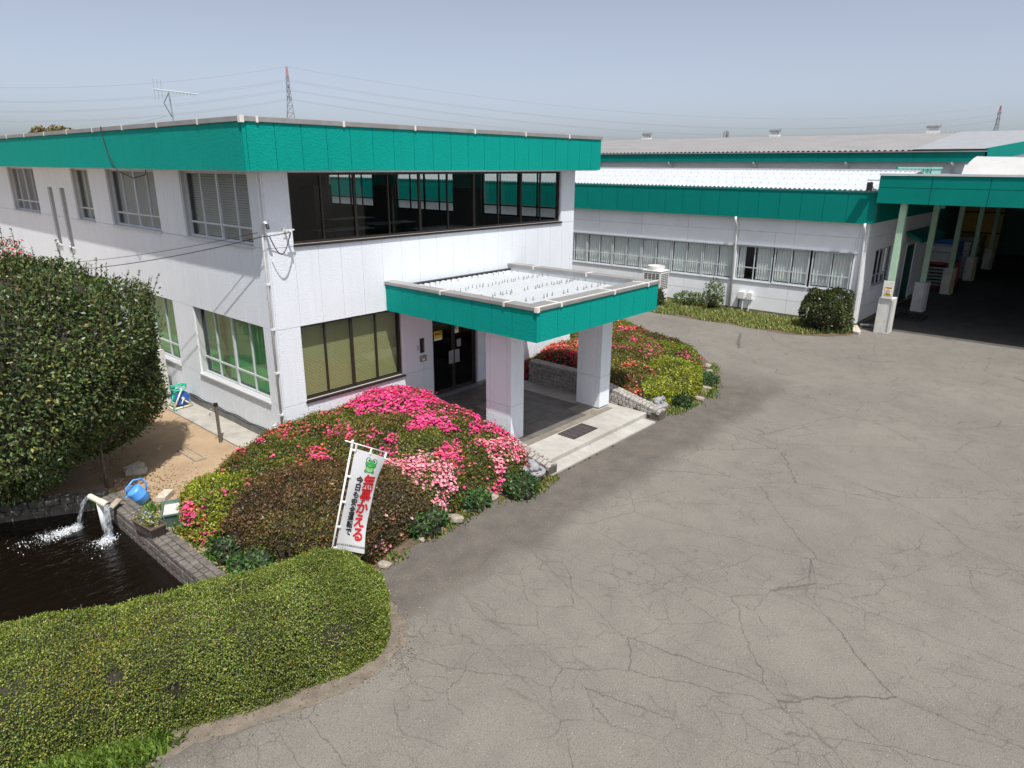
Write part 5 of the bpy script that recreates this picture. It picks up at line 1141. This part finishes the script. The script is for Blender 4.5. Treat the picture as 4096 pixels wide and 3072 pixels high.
for k in range(9): a = k*.7; tk.tube([(rp.x+.1*math.cos(a), rp.y+.1*math.sin(a), 0), (rp.x+.35*math.cos(a), rp.y+.3*math.sin(a), 2.2), (rp.x+.5*math.cos(a), rp.y+.5*math.sin(a), rp.z-.2)], [.03, .02, .006], 6)
tk.build('stems', 'bark', t)

# ---- grass, weeds and litter (uncountable)
def tufts(name, label, poly_pts, n, hgt, cols, wts, seed, wid=.006):
    rng = np.random.default_rng(seed); P = poly_pts(n, rng); n = len(P); a = rng.uniform(0, 6.28, n); lean = rng.uniform(.2, .9, n); h = hgt*rng.uniform(.4, 1.3, n)
    s = np.stack([np.cos(a), np.sin(a), 0*a], 1); f = np.stack([-np.sin(a), np.cos(a), 0*a], 1); V = np.empty((n, 4, 3)); wv = (wid*rng.uniform(.7, 1.6, n))[:, None]
    V[:, 0] = P-s*wv; V[:, 1] = P+s*wv; V[:, 2] = P+s*wv*.8+f*(h*lean*.4)[:, None]; V[:, 2, 2] += h*.6; V[:, 3] = P+f*(h*lean)[:, None]; V[:, 3, 2] += h
    o = quads_obj(name, V, palette(n, cols, wts, rng, .25), 'leaf', None); return tag(o, label, 'grass')
def along(pts, spread, z=.01, clump=.25):
    pts = np.array(pts, float)
    def f(n, rng):
        seg = rng.integers(0, len(pts)-1, n); u = rng.random(n)[:, None]; P = pts[seg]*(1-u)+pts[seg+1]*u; P = np.concatenate([P, np.full((n, 1), z)], 1)
        ns = np.sin(P[:, 0]*7+3*np.sin(P[:, 1]*5))+np.sin(P[:, 0]*2.3+1)+rng.normal(size=n)*.5; P = P[ns > clump]; P[:, :2] += rng.normal(size=(len(P), 2))*spread; return P
    return f
GR_ = [(.09, .16, .03), (.16, .22, .04), (.30, .28, .09), (.06, .11, .02)]
def verge(n, rng):
    P = np.stack([rng.uniform(19.75, 22.85, n), rng.uniform(-6, 6.5, n), np.full(n, .008)], 1); edge = 19.9+.25*np.sin(P[:, 1]*3)+np.where(P[:, 1] < -4, (-4-P[:, 1])*.7, 0); return P[P[:, 0] > edge]
tufts('verge_grass', 'rough green and straw grass strip along the shed wall', verge, 30000, .12, GR_+[(.42, .36, .16)], [3, 3, 3, 2, 2], 91, .012)
tufts('edge_weeds', 'patchy low weeds along the road edge of the left bed', along([(-2.0, -5.55), (-.7, -5.38), (.85, -5.25), (2.3, -5.58), (3.0, -5.45)], .09), 5000, .07, GR_+[(.30, .15, .06)], [3, 3, 2, 2, 2], 92, .012)
tufts('edge_weeds', 'patchy low weeds along the road edge of the right bed', along([(8.2, -5.3), (9.4, -5.5), (10.5, -5.45), (11.8, -4.9), (13.6, -4.0)], .10), 3500, .08, GR_, [3, 3, 2, 2], 93, .012)
tufts('hedge_weeds', 'bright green weeds at the foot of the hedge at the lower left', along([(-7.2, -5.55), (-6.6, -5.95), (-6.1, -6.3), (-5.6, -6.45)], .13, .01, -.9), 9000, .10, [(.11, .19, .028), (.17, .23, .04), (.07, .12, .02)], [3, 2, 1], 94, .018)
tufts('pond_weeds', 'ferny green weeds around the pipe and planters', along([(-3.9, .3), (-3.6, .2), (-3.3, -.7), (-3.35, -1.6), (-3.3, -3.0), (-3.25, -4.0)], .10, .01, .1), 4500, .12, [(.05, .14, .02), (.09, .20, .03)], [1, 1], 95, .010)
rng = np.random.default_rng(96); n = 1800; Pl = np.stack([rng.uniform(-3.5, -1.6, n), rng.uniform(-1.3, 3.2, n), np.full(n, .014)], 1); Pl = Pl[(Pl[:, 0] < -2.2-.25*Pl[:, 1]+rng.normal(size=n)*.35)]
tag(quads_obj('leaf_litter', leaf_arrays(Pl, np.tile([0, 0, 1.], (len(Pl), 1)), .05, rng, .5, .12, .04, 0), palette(len(Pl), [(.20, .11, .06), (.30, .19, .10), (.16, .10, .06)], [1, 1, 1], rng, .2), 'leaf', None), 'brown leaf litter on the soil beside the pond', 'litter')
def scat(n, rng):
    P = along([(-6.4, -6.3), (-5.0, -6.75), (-3.6, -7.3), (-2.6, -7.4), (-2.3, -6.7), (-2.1, -5.9)], .16, .006, -2)(n, rng); return P
rng = np.random.default_rng(97); Pl = scat(900, rng); tag(quads_obj('edge_litter', leaf_arrays(Pl, np.tile([0, 0, 1.], (len(Pl), 1)), .04, rng, .35, .15, .04, 0), palette(len(Pl), [(.20, .15, .10), (.28, .22, .16), (.15, .12, .09), (.36, .31, .25)], [1, 1, 1, .5], rng, .2), 'leaf', None), 'dry leaves and grit at the foot of the clipped hedge', 'litter')
rk = stone_meshes('rock', 'rock', 4, .25, .22)
for i, (x, y, s_) in enumerate(((.35, -5.28, .26), (.75, -5.22, .13), (-.05, -5.35, .12), (1.45, -5.2, .18), (-1.5, -5.5, .16), (-.55, -5.35, .11), (9.9, -5.4, .2), (10.9, -5.1, .22), (12.6, -4.35, .22), (13.2, -4.0, .2), (9.45, -5.35, .12))):
    o = place('edge_rock', rk[i % 4], None, (x, y, s_*.22), (random.uniform(-.2, .2), random.uniform(-.2, .2), random.uniform(0, 3)), (s_*1.3, s_, s_*.6)); tag(o, ('largest edging rock below the pale pink azalea', 'small edging rock right of the largest one', 'small edging rock left of the largest one', 'edging rock below the red-pink azalea', 'edging rock right of the banner foot', 'little edging rock below the dark bronze azalea', 'edging rock at the front of the right bed', 'edging rock below the lime front azalea', 'edging rock at the right curve of the right bed', 'last edging rock at the right tip of the right bed', 'small rock close to the right stone frog')[i], 'rock', 'rocks edging the beds')

# ================================================================== SMALL THINGS
# banner
t = thing('banner', (-2.77, -5.96, 0), 'white vertical safety banner with red and black Japanese lettering and a green frog', 'banner')
TL = Vector((-2.455, -6.225, 2.72)); BLp = Vector((-2.765, -5.955, 1.0)); pd = (TL-BLp).normalized()
MB().tube([BLp-pd*1.0, TL+pd*.04], .014, 8).build('pole', 'pole', t, smooth=True)
MB().tube([TL+pd*.03, TL-pd*.06], .02, 8).build('pole_cap', 'pole', t)
TR = Vector((-1.94, -6.30, 2.43)); bd = (TR-TL).normalized()
MB().tube([TL-bd*.12, TR+bd*.03], .009, 8).build('cross_bar', 'pole', t, smooth=True)
MB().tube([BLp-pd*.02, BLp+pd*.10], .02, 8).build('pole_joint', 'pole', t)
ca = TL+bd*.06-pd*.07; cb = TR-bd*.02-pd*.07; cn = bd.cross(pd).normalized(); CH = 1.62
if cn.dot(CAM-TL) < 0: cn = -cn
cw_ = (cb-ca)
def cloth(u, v, lift=0):   # u 0..1 across, v 0..1 down
    p = ca+cw_*u-pd*(CH*v)*(1-.0*u)-bd*(.035*math.sin(3.1*v)*u)
    ripple = .030*math.sin(5.2*v+2.2*u)*(.25+u)+.018*math.sin(11*v-4*u)*u-.05*v*u
    return p+cn*(ripple+lift)
nu, nv = 14, 44; vs = [cloth(i/nu, j/nv) for i in range(nu+1) for j in range(nv+1)]
m = MB(); m.add(vs, [(i*(nv+1)+j, i*(nv+1)+j+1, (i+1)*(nv+1)+j+1, (i+1)*(nv+1)+j) for i in range(nu) for j in range(nv)]); m.build('cloth', 'banner', t, smooth=True)
W_ = cw_.length
def on_cloth(vs, cu, cv, sx, sy, rot=0): # vs in metres around the centre
    return [cloth(cu+(x*sx)/W_, cv-(y*sy)/CH, .004) for x, y, *_ in vs]
def chars(s, u, v0, dv_, size, mat, bold, nm):
    for i, ch in enumerate(s):
        tv, tf = text_mesh(ch, size, 0); xs_ = [v[0] for v in tv]; ys_ = [v[1] for v in tv]; mx_, my_ = (min(xs_)+max(xs_))/2, (min(ys_)+max(ys_))/2; m = MB()
        for q_, (dx_, dy_) in enumerate(((0, 0), (1, 0), (-1, 0), (0, 1), (0, -1), (.7, .7), (-.7, .7), (.7, -.7), (-.7, -.7))):
            m.add([cloth(u+(v[0]-mx_+dx_*bold)/W_, v0+dv_*i-(v[1]-my_+dy_*bold)/CH, .004+.0003*q_) for v in tv], tf)
        m.build(nm, mat, t)
chars('無事かえる', .70, .275, .137, .235, 'ink_red', .0085, 'red_character')
chars('今日も安全運転で', .34, .275, .076, .125, 'ink_black', .0045, 'black_character')
tv, tf = text_mesh('桜川地区安全運転管理者協議会', .037, .0); m = MB(); m.add(on_cloth(tv, .5, .945, 1, 1), tf); m.build('small_lettering', 'ink_black', t)
def disc(cx, cy, rx_, ry_, lift, mat, nm, n=22):
    p = [(cx+rx_*math.cos(2*math.pi*k/n), cy+ry_*math.sin(2*math.pi*k/n)) for k in range(n)]
    vs = [cloth(.60+x/W_, .115-y/CH, lift) for x, y in p]; m = MB(); m.add(vs, [tuple(range(n))]); m.build(nm, mat, t)
fr = .9
disc(0, -.055, .078, .062, .0035, 'ink_black', 'frog_outline'); disc(0, -.055, .070, .054, .005, 'ink_pale', 'frog_body')
for s2 in (-1, 1):
    disc(s2*.066, -.10, .030, .022, .0040, 'ink_black', 'frog_outline'); disc(s2*.066, -.10, .024, .016, .0056, 'ink_green', 'frog_foot')
disc(0, .015, .098, .066, .0045, 'ink_black', 'frog_outline'); disc(0, .015, .090, .058, .0062, 'ink_green', 'frog_head')
for s2 in (-1, 1):
    disc(s2*.055, .072, .042, .042, .0048, 'ink_black', 'frog_outline'); disc(s2*.055, .072, .036, .036, .0066, 'ink_green', 'frog_eye_rim'); disc(s2*.055, .074, .026, .028, .0072, 'ink_white', 'frog_eye'); disc(s2*.047, .072, .014, .018, .0080, 'ink_black', 'frog_pupil')
m = MB(); q1 = [(-.07+.14*k/10, -.004-.016*math.sin(math.pi*k/10)) for k in range(11)]; vs = [cloth(.60+x/W_, .115-y/CH, .0078) for x, y in q1]+[cloth(.60+x/W_, .115-(y-.006)/CH, .0078) for x, y in q1]; m.add(vs, [(k, k+1, 12+k, 11+k) for k in range(10)]); m.build('frog_mouth', 'ink_black', t)
for f in (.02, .27, .52, .77, .985):
    a_ = TL.lerp(BLp, min(1, (.07+CH*f)/(TL-BLp).length)); m = MB(); m.tube([a_, cloth(.02, f)], .018, 6); m.build('tie_loop', 'pole', t)
for f in (.03, .5, .97): m = MB(); m.tube([TL.lerp(TR, f*.94+.08), cloth(f, .01)], .016, 6); m.build('tie_loop', 'pole', t)

# air-conditioner by the left wall, hose reel, tap post
t = thing('air_conditioner_unit', (-.5, 6.1, .05), 'cream outdoor air-conditioning unit half hidden behind the evergreen tree', 'air conditioner')
MB().box(-.62, -.22, 5.75, 6.75, .15, 1.45).build('body', plain('ac_cream', (.62, .60, .55), .5), t, bevel=.015)
for y in (5.85, 6.55): MB().box(-.66, -.18, y, y+.14, .05, .15).build('foot', 'plinth', t)
MB().box(-.50, -.36, 5.742, 5.751, .25, .38).build('pipe_port', 'black', t); MB().box(-.60, -.24, 5.744, 5.7505, .45, .455).build('seam', 'plinth', t)
t = thing('hose_reel', (-.42, 4.75, .05), 'blue garden hose reel with cream frame and green hose by the wall', 'hose reel')
cx_, cz_ = -.40, .33
for y in (4.60, 4.92):
    m = MB(); m.tube([(cx_-.24, y, .08), (cx_+.04, y, .60)], .022, 8); m.tube([(cx_-.24, y, .08), (cx_+.26, y, .09)], .025, 8); m.tube([(cx_+.02, y, .30), (cx_+.26, y, .09)], .02, 8); m.build('side_frame', 'cream', t, smooth=True)
    MB().lathe((cx_+.03, y+(.03 if y < 4.7 else -.05), cz_), [(.20, 0), (.20, .02)], 28, 'y').build('drum_flange', 'bluep', t)
m = MB(); m.tube([(cx_-.24, 4.6, .08), (cx_-.24, 4.95, .08)], .02, 8); m.tube([(cx_-.22, 4.95, .08), (cx_-.30, 5.15, .36)], .03, 8); m.build('cross_tube', 'cream', t, smooth=True)
m = MB()
for k in range(9):
    rr_ = .15+.012*(k % 3); m.tube([(cx_+.03+rr_*math.cos(a*.3307), 4.66+.025*k, cz_+rr_*math.sin(a*.3307)) for a in range(20)], .013, 6)
for k in range(5):
    m.tube([(cx_+.02+(.19+.01*k)*math.cos(a*.3307), 4.74+.02*k+.15*math.sin(a*.3307), .60+.012*k+.05*math.sin(a*.33+k)) for a in range(20)], .013, 6)
m.tube([(cx_-.2, 4.6, .5), (cx_-.28, 4.56, .3), (cx_-.27, 4.52, .1), (cx_-.2, 4.48, .06)], .013, 6); m.build('hose', 'hose', t, smooth=True)
MB().lathe((cx_+.03, 4.55, cz_), [(.035, 0), (.035, .06)], 12, 'y').build('crank_hub', 'pvc', t); MB().tube([(cx_+.03, 4.55, cz_), (cx_-.04, 4.53, cz_-.12)], .015, 8).build('crank', 'pvc', t)
t = thing('tap_post', (-.80, 1.66, 0), 'slender brown water tap post at the edge of the concrete apron', 'tap')
MB().box(-.83, -.77, 1.63, 1.69, 0, .92).build('post', plain('post_brown', (.13, .105, .08), .6), t, bevel=.004); MB().box(-.836, -.764, 1.624, 1.696, .92, 1.0).build('cap', 'black', t)
m = MB(); m.tube([(-.84, 1.66, .82), (-.93, 1.66, .82), (-.96, 1.66, .80), (-.97, 1.66, .74)], .014, 8); m.tube([(-.91, 1.66, .82), (-.91, 1.66, .88)], .010, 6); m.tube([(-.95, 1.66, .88), (-.87, 1.66, .88)], .010, 6); m.build('spigot', 'steel', t, smooth=True)
for k, zz in enumerate((.30, .26)): solid('wall_cable', MB().tube([Vector((-.02-.01*k, 5.0-.25*i, zz+.02*math.sin(i*1.3+k))) for i in range(20)], .012, 6), 'black', ('upper', 'lower')[k]+' black cable pinned along the foot of the left wall', 'cable')
t = thing('junction_box', (-.10, .25, .3), 'white junction box low on the wall at the near corner', 'electrical box')
MB().box(-.10, 0, .18, .36, .34, .52).build('case', 'pvc', t, bevel=.01); MB().box(-.07, 0, .40, .48, .42, .54).build('socket', 'pvc', t, bevel=.01); MB().tube([(-.05, .3, .35), (-.1, .3, .12), (-.3, .1, .08)], .01, 6).build('lead', 'black', t)
m = MB(); m.box(-1.73, -1.68, .95, 1.88, .0, .03); m.box(-1.68, -1.48, .95, 1.0, 0, .03); m.box(-1.50, -1.46, 1.0, 1.88, 0, .02); solid('buried_frame', m, 'rock', 'thin buried edging frame showing in the brown soil yard', 'edging')

# watering can
t = thing('watering_can', (-3.42, -.30, 0), 'light blue plastic watering can lying beside the pond', 'watering can')
mtx = Matrix.Translation((-3.36, -.18, .21)) @ Euler((R(6), R(30), R(188))).to_matrix().to_4x4() @ Matrix.Scale(1.25, 4)
def txm(mb): mb.v = [tuple(mtx @ Vector(v)) for v in mb.v]; return mb
txm(MB().lathe((0, 0, -.14), [(.115, 0), (.125, .015), (.125, .10), (.128, .105), (.122, .115), (.120, .22), (.112, .26), (.07, .265)], 24)).build('body', 'canblue', t, smooth=True)
txm(MB().tube([(.11, 0, -.08), (.22, 0, .02), (.36, 0, .16)], [.035, .024, .018], 10)).build('spout', 'canblue', t, smooth=True); txm(MB().tube([(.35, 0, .15), (.40, 0, .20)], [.02, .045], 12)).build('rose', 'canblue', t)
txm(MB().tube([(.10, 0, .10), (.29, 0, .09)], .010, 8)).build('brace', 'canblue', t)
txm(MB().tube([(-.12, 0, -.06), (-.20, 0, .02), (-.20, 0, .14), (-.10, 0, .22), (.06, 0, .20), (.10, 0, .13)], .014, 8)).build('handle', 'canblue', t, smooth=True)
def hollow_block(loc, rz, label, hs=3):
    t = thing('concrete_block', loc, label, 'block', 'loose concrete blocks by the pond'); x, y, z = loc; cz, sz = math.cos(rz), math.sin(rz)
    m = MB(); m.box(-.195, .195, -.095, -.070, 0, .10); m.box(-.195, .195, .070, .095, 0, .10)
    for k in range(hs+1): u = -.195+.39*k/hs*.92; m.box(u, u+.03, -.070, .070, 0, .10)
    m.box(-.19, .19, -.069, .069, .075, .095)
    m.v = [(x+v[0]*cz-v[1]*sz, y+v[0]*sz+v[1]*cz, z+v[2]) for v in m.v]; m.build('shell', 'breeze', t, bevel=.004); return t
hollow_block((-2.92, -.32, .012), .75, 'pale concrete block lying on the soil between can and azalea'); hollow_block((-2.85, 1.28, .012), -.6, 'concrete block half hidden in the tree shade'); hollow_block((-2.8, 1.55, .012), .3, 'broken concrete block behind the shaded one'); hollow_block((-3.38, .12, .012), 1.2, 'small concrete block behind the watering can')
m = MB().box(-.20, .20, -.055, .055, -.02, .02); mt2 = Matrix.Translation((-3.93, -.60, .33)) @ Euler((R(10), R(-8), R(38))).to_matrix().to_4x4(); m.v = [tuple(mt2 @ Vector(v)) for v in m.v]; o = solid('plank', m, 'wood', 'short weathered plank propped beside the discharge pipe', 'plank', bevel=.004)
def planter(loc, rz, lx, ly, h, mat, label, fill, flowers=None, name='planter'):
    t = thing(name, loc, label, 'planter'); x, y, z = loc; cz, sz = math.cos(rz), math.sin(rz)
    T_ = lambda p: (x+p[0]*cz-p[1]*sz, y+p[0]*sz+p[1]*cz, z+p[2])
    def rim(s0, z0, s1, z1): return [(sx*lx/2*s, sy*ly/2*s, zz) for s, zz in ((s0, z0), (s1, z1)) for sx, sy in ((-1, -1), (1, -1), (1, 1), (-1, 1))]
    m = MB(); m.add([T_(p) for p in rim(.82, 0, 1.0, h)]+[T_(p) for p in rim(.78, .02, .93, h)], [(3, 2, 1, 0)]+[(i, (i+1) % 4, 4+(i+1) % 4, 4+i) for i in range(4)]+[(8+(i+1) % 4, 8+i, 12+i, 12+(i+1) % 4) for i in range(4)]+[(4+i, 4+(i+1) % 4, 12+(i+1) % 4, 12+i) for i in range(4)]); m.build('tub', mat, t)
    m = MB()
    for (sx0, sx1, sy0, sy1) in ((-1.04, 1.04, -1.06, -.93), (-1.04, 1.04, .93, 1.06), (-1.04, -.93, -.93, .93), (.93, 1.04, -.93, .93)):
        vs = [T_((sx*lx/2, sy*ly/2, zz)) for zz in (h-.012, h+.012) for sx, sy in ((sx0, sy0), (sx1, sy0), (sx1, sy1), (sx0, sy1))]; m.add(vs, [(3, 2, 1, 0), (4, 5, 6, 7), (0, 1, 5, 4), (1, 2, 6, 5), (2, 3, 7, 6), (3, 0, 4, 7)])
    m.build('rim', mat, t)
    m = MB(); m.add([T_((sx*lx*.455, sy*ly*.455, h-.05)) for sx, sy in ((-1, -1), (1, -1), (1, 1), (-1, 1))], [(0, 1, 2, 3)]); m.build('soil', fill, t)
    if flowers:
        rng = np.random.default_rng(3); n = 500; P = np.stack([rng.normal(size=n)*lx*.22, rng.normal(size=n)*ly*.25, h+.0+rng.random(n)*.14], 1); P = np.array([T_(p) for p in P]); N = rng.normal(size=(n, 3)); N[:, 2] = abs(N[:, 2])+.4; N /= np.linalg.norm(N, axis=1)[:, None]
        quads_obj('foliage', leaf_arrays(P, N, .045, rng, .5), palette(n, [(.30, .33, .12), (.45, .45, .2), (.10, .16, .04)], [2, 2, 2], rng, .2), 'leaf', t)
        F = flower_arrays(P[:14]+[0, 0, .05], N[:14], .022, rng); quads_obj('blossoms', F, np.tile([.30, .34, .75], (70, 1)), 'petal', t)
    return t
planter((-3.80, -1.93, .245), math.pi/2+.12, .62, .28, .19, 'planterb', 'brown planter with variegated leaves and blue flowers standing on the pond wall', 'dirt', True)
planter((-3.20, -1.35, .008), math.pi/2-.45, .62, .30, .26, 'planterg', 'green planter filled with pale gravel next to the yellow azalea', plain('pale_gravel', (.55, .53, .5), .9, .5, 60))
planter((-3.16, -1.95, .008), math.pi/2-.35, .45, .26, .24, 'planterg', 'smaller green planter in front of the gravel planter', 'dirt')
m = MB(); m.box(-.16, .16, -.11, -.104, 0, .12); m.box(-.16, .16, .104, .11, 0, .12); m.box(-.16, -.154, -.104, .104, 0, .12); m.box(.154, .16, -.104, .104, 0, .12); m.box(-.16, .16, -.11, .11, -.006, 0)
mt2 = Matrix.Translation((-3.45, -1.35, .05)) @ Euler((R(14), R(8), R(80))).to_matrix().to_4x4(); m.v = [tuple(mt2 @ Vector(v)) for v in m.v]; solid('clear_tray', m, glass('clear_plastic', (.85, .9, .95), 2.0), 'empty clear plastic tray between the planters', 'tray')

# antenna on the roof
apx = CAM+ray(696, 480).normalized()*26.5; bz = 7.1; base = Vector((apx.x, apx.y, bz))
t = thing('tv_antenna', base, 'television aerial on a slim mast above the office roof', 'antenna')
tp_ = CAM+ray(686, 368).normalized()*26.5; topz = tp_.z; MB().tube([base, (base.x-.05, base.y, topz)], .022, 8).build('mast', 'steel', t); MB().box(base.x-.10, base.x+.10, base.y-.06, base.y+.06, 7.42, 7.62).build('booster_box', 'pvc', t, bevel=.01)
hub = Vector((base.x-.05, base.y, topz)); bl = CAM+ray(612, 368).normalized()*26.0; br_ = CAM+ray(790, 366).normalized()*27.2; bl.z = br_.z = topz+.02; MB().tube([bl, br_], .018, 8).build('boom', 'pvc', t)
for k in range(12):
    p = bl.lerp(br_, .03+.08*k); dv2 = (br_-bl).normalized(); pr = Vector((-dv2.y, dv2.x, 0)); h = .22 if k > 3 else .0; v_ = Vector((0, 0, .30 if k < 3 else .08)); MB().tube([p-v_, p+v_*(1 if k < 3 else 0)], .006, 5).build('element', 'steel', t)
MB().tube([hub+Vector((0, 0, -.02)), hub+Vector((-.2, 0, -.35)), hub+Vector((0, 0, -.75))], .012, 6).build('lead', 'wire', t)
for dx, dy in ((-3.2, 1.2), (2.2, -1.2), (-3.0, -2.0)): MB().tube([(hub.x, hub.y, topz-.7), (hub.x+dx, hub.y+dy, 7.2)], .004, 4).build('guy_wire', 'steel', t)

# pylons and lines
def pylon(base, H, label, az):
    t = thing('pylon', base, label, 'pylon'); b = Vector(base); u = Vector((math.cos(az), math.sin(az), 0)); v = Vector((-u.y, u.x, 0))
    def wd(f): return 3.4-2.6*f/.72 if f < .72 else .8-.55*(f-.72)/.28
    def corner(f, sx, sy): return b+u*sx*wd(f)/1.0+v*sy*wd(f)/1.0+Vector((0, 0, H*f))
    lo, up = MB(), MB(); lev = [0, .14, .27, .38, .47, .55, .61, .67, .73, .79, .85, .92, 1.0]
    for a_, c_ in zip(lev[:-1], lev[1:]):
        mm = up if a_ >= .92 else lo; rr_ = .13 if a_ < .6 else .10
        for sx, sy in ((-1, -1), (1, -1), (1, 1), (-1, 1)):
            mm.tube([corner(a_, sx, sy), corner(c_, sx, sy)], rr_, 4)
        for (s1, s2) in (((-1, -1), (1, -1)), ((1, -1), (1, 1)), ((1, 1), (-1, 1)), ((-1, 1), (-1, -1))):
            mm.tube([corner(a_, *s1), corner(c_, *s2)], .06, 4); mm.tube([corner(a_, *s2), corner(c_, *s1)], .06, 4); mm.tube([corner(c_, *s1), corner(c_, *s2)], .06, 4)
    lo.build('lattice', 'pylon', t); up.build('red_tip', 'pylonred', t); att = []
    for f in (.74, .82, .90):
        m = MB(); z = Vector((0, 0, H*f))
        for s_ in (-1, 1):
            tip = b+u*s_*2.8+z+Vector((0, 0, .6)); m.tube([b+u*s_*.6+v*.6+z, tip], .09, 4); m.tube([b+u*s_*.6-v*.6+z, tip], .09, 4); m.tube([b+u*s_*.6+z+Vector((0, 0, 1.6)), tip], .09, 4); m.tube([tip, tip-Vector((0, 0, 1.3))], .12, 6); att.append(tip-Vector((0, 0, 1.2)))
        m.build('cross_arm', 'pylon', t)
    att.append(b+Vector((0, 0, H))); return att
def gpos(px, dist): d_ = ray(px, 660); d_.z = 0; return Vector((CAM.x, CAM.y, 0))+d_.normalized()*dist
pA = gpos(1180, 290); HA = 6.4+290*(662-268)/FPX/math.cos(R(17.7))*1.0
pB = gpos(3955, 520); pL = gpos(-900, 360)
adir = (pB-pA); az = math.atan2(adir.y, adir.x)+math.pi/2*.9
def topz_at(px, py, p): d_ = ray(px, py); s_ = ((p-CAM).xy.length)/d_.xy.length; return CAM.z+d_.z*s_
attA = pylon(pA, topz_at(1177, 268, pA), 'near lattice pylon with a red tip rising above the office roof', az)
attB = pylon(pB, topz_at(3955, 425, pB), 'distant lattice pylon at the right edge behind the far shed', az-.5)
attL = [p+(pL-pA)+Vector((0, 0, -4)) for p in attA]
for i, (a_, b_, c_) in enumerate(zip(attL, attA, attB)):
    o = solid('power_line', MB().tube(curve_pts(a_, b_, 7, 20), .035, 4), 'pylon', 'power line strung left from the near pylon', 'power line', 'power lines left of the near pylon'); o = solid('power_line', MB().tube(curve_pts(b_, c_, 12, 30), .035, 4), 'pylon', 'power line strung between the two pylons', 'power line', 'power lines between the pylons')
cp = gpos(2895, 300); hz = topz_at(2895, 522, cp); t = thing('mobile_mast', cp, 'small mobile phone mast on the skyline above the far shed', 'mast')
MB().tube([cp, cp+Vector((0, 0, hz))], .35, 6).build('pole', 'pylon', t)
for k in range(3): a_ = k*2.1; MB().box(cp.x+1.0*math.cos(a_)-.2, cp.x+1.0*math.cos(a_)+.2, cp.y+1.0*math.sin(a_)-.2, cp.y+1.0*math.sin(a_)+.2, hz-3.2, hz-.4).build('panel_antenna', 'pylon', t)
for i, (px, py, dist, s_) in enumerate(((165, 517, 95, 1.5), (215, 520, 96, 1.2), (265, 510, 94, 1.7))):
    p = gpos(px, dist); zt = topz_at(px, py, p); rng = np.random.default_rng(200+i); t = thing('distant_tree', p, ('left', 'lowest middle', 'right')[i]+' brown-green treetop showing above the roof at the far left', 'tree', 'treetops above the left roof'); n = 2500
    d = rng.normal(size=(n, 3)); d /= np.linalg.norm(d, axis=1)[:, None]; P = np.array([p.x, p.y, zt-3])+d*np.array([1.5*s_, 1.5*s_, 3])*(1-rng.exponential(.12, n).clip(0, .6))[:, None]*(1+lump(d, .12, 5, 201+i))[:, None]
    quads_obj('crown', leaf_arrays(P, d, .4, rng, .6), palette(n, [(.16, .12, .05), (.11, .11, .04), (.22, .16, .07)], [1, 1, 1], rng, .2), 'leaf', t)
    MB().tube([p, (p.x, p.y, zt-2)], [.3, .1], 7).build('trunk', 'bark', t)
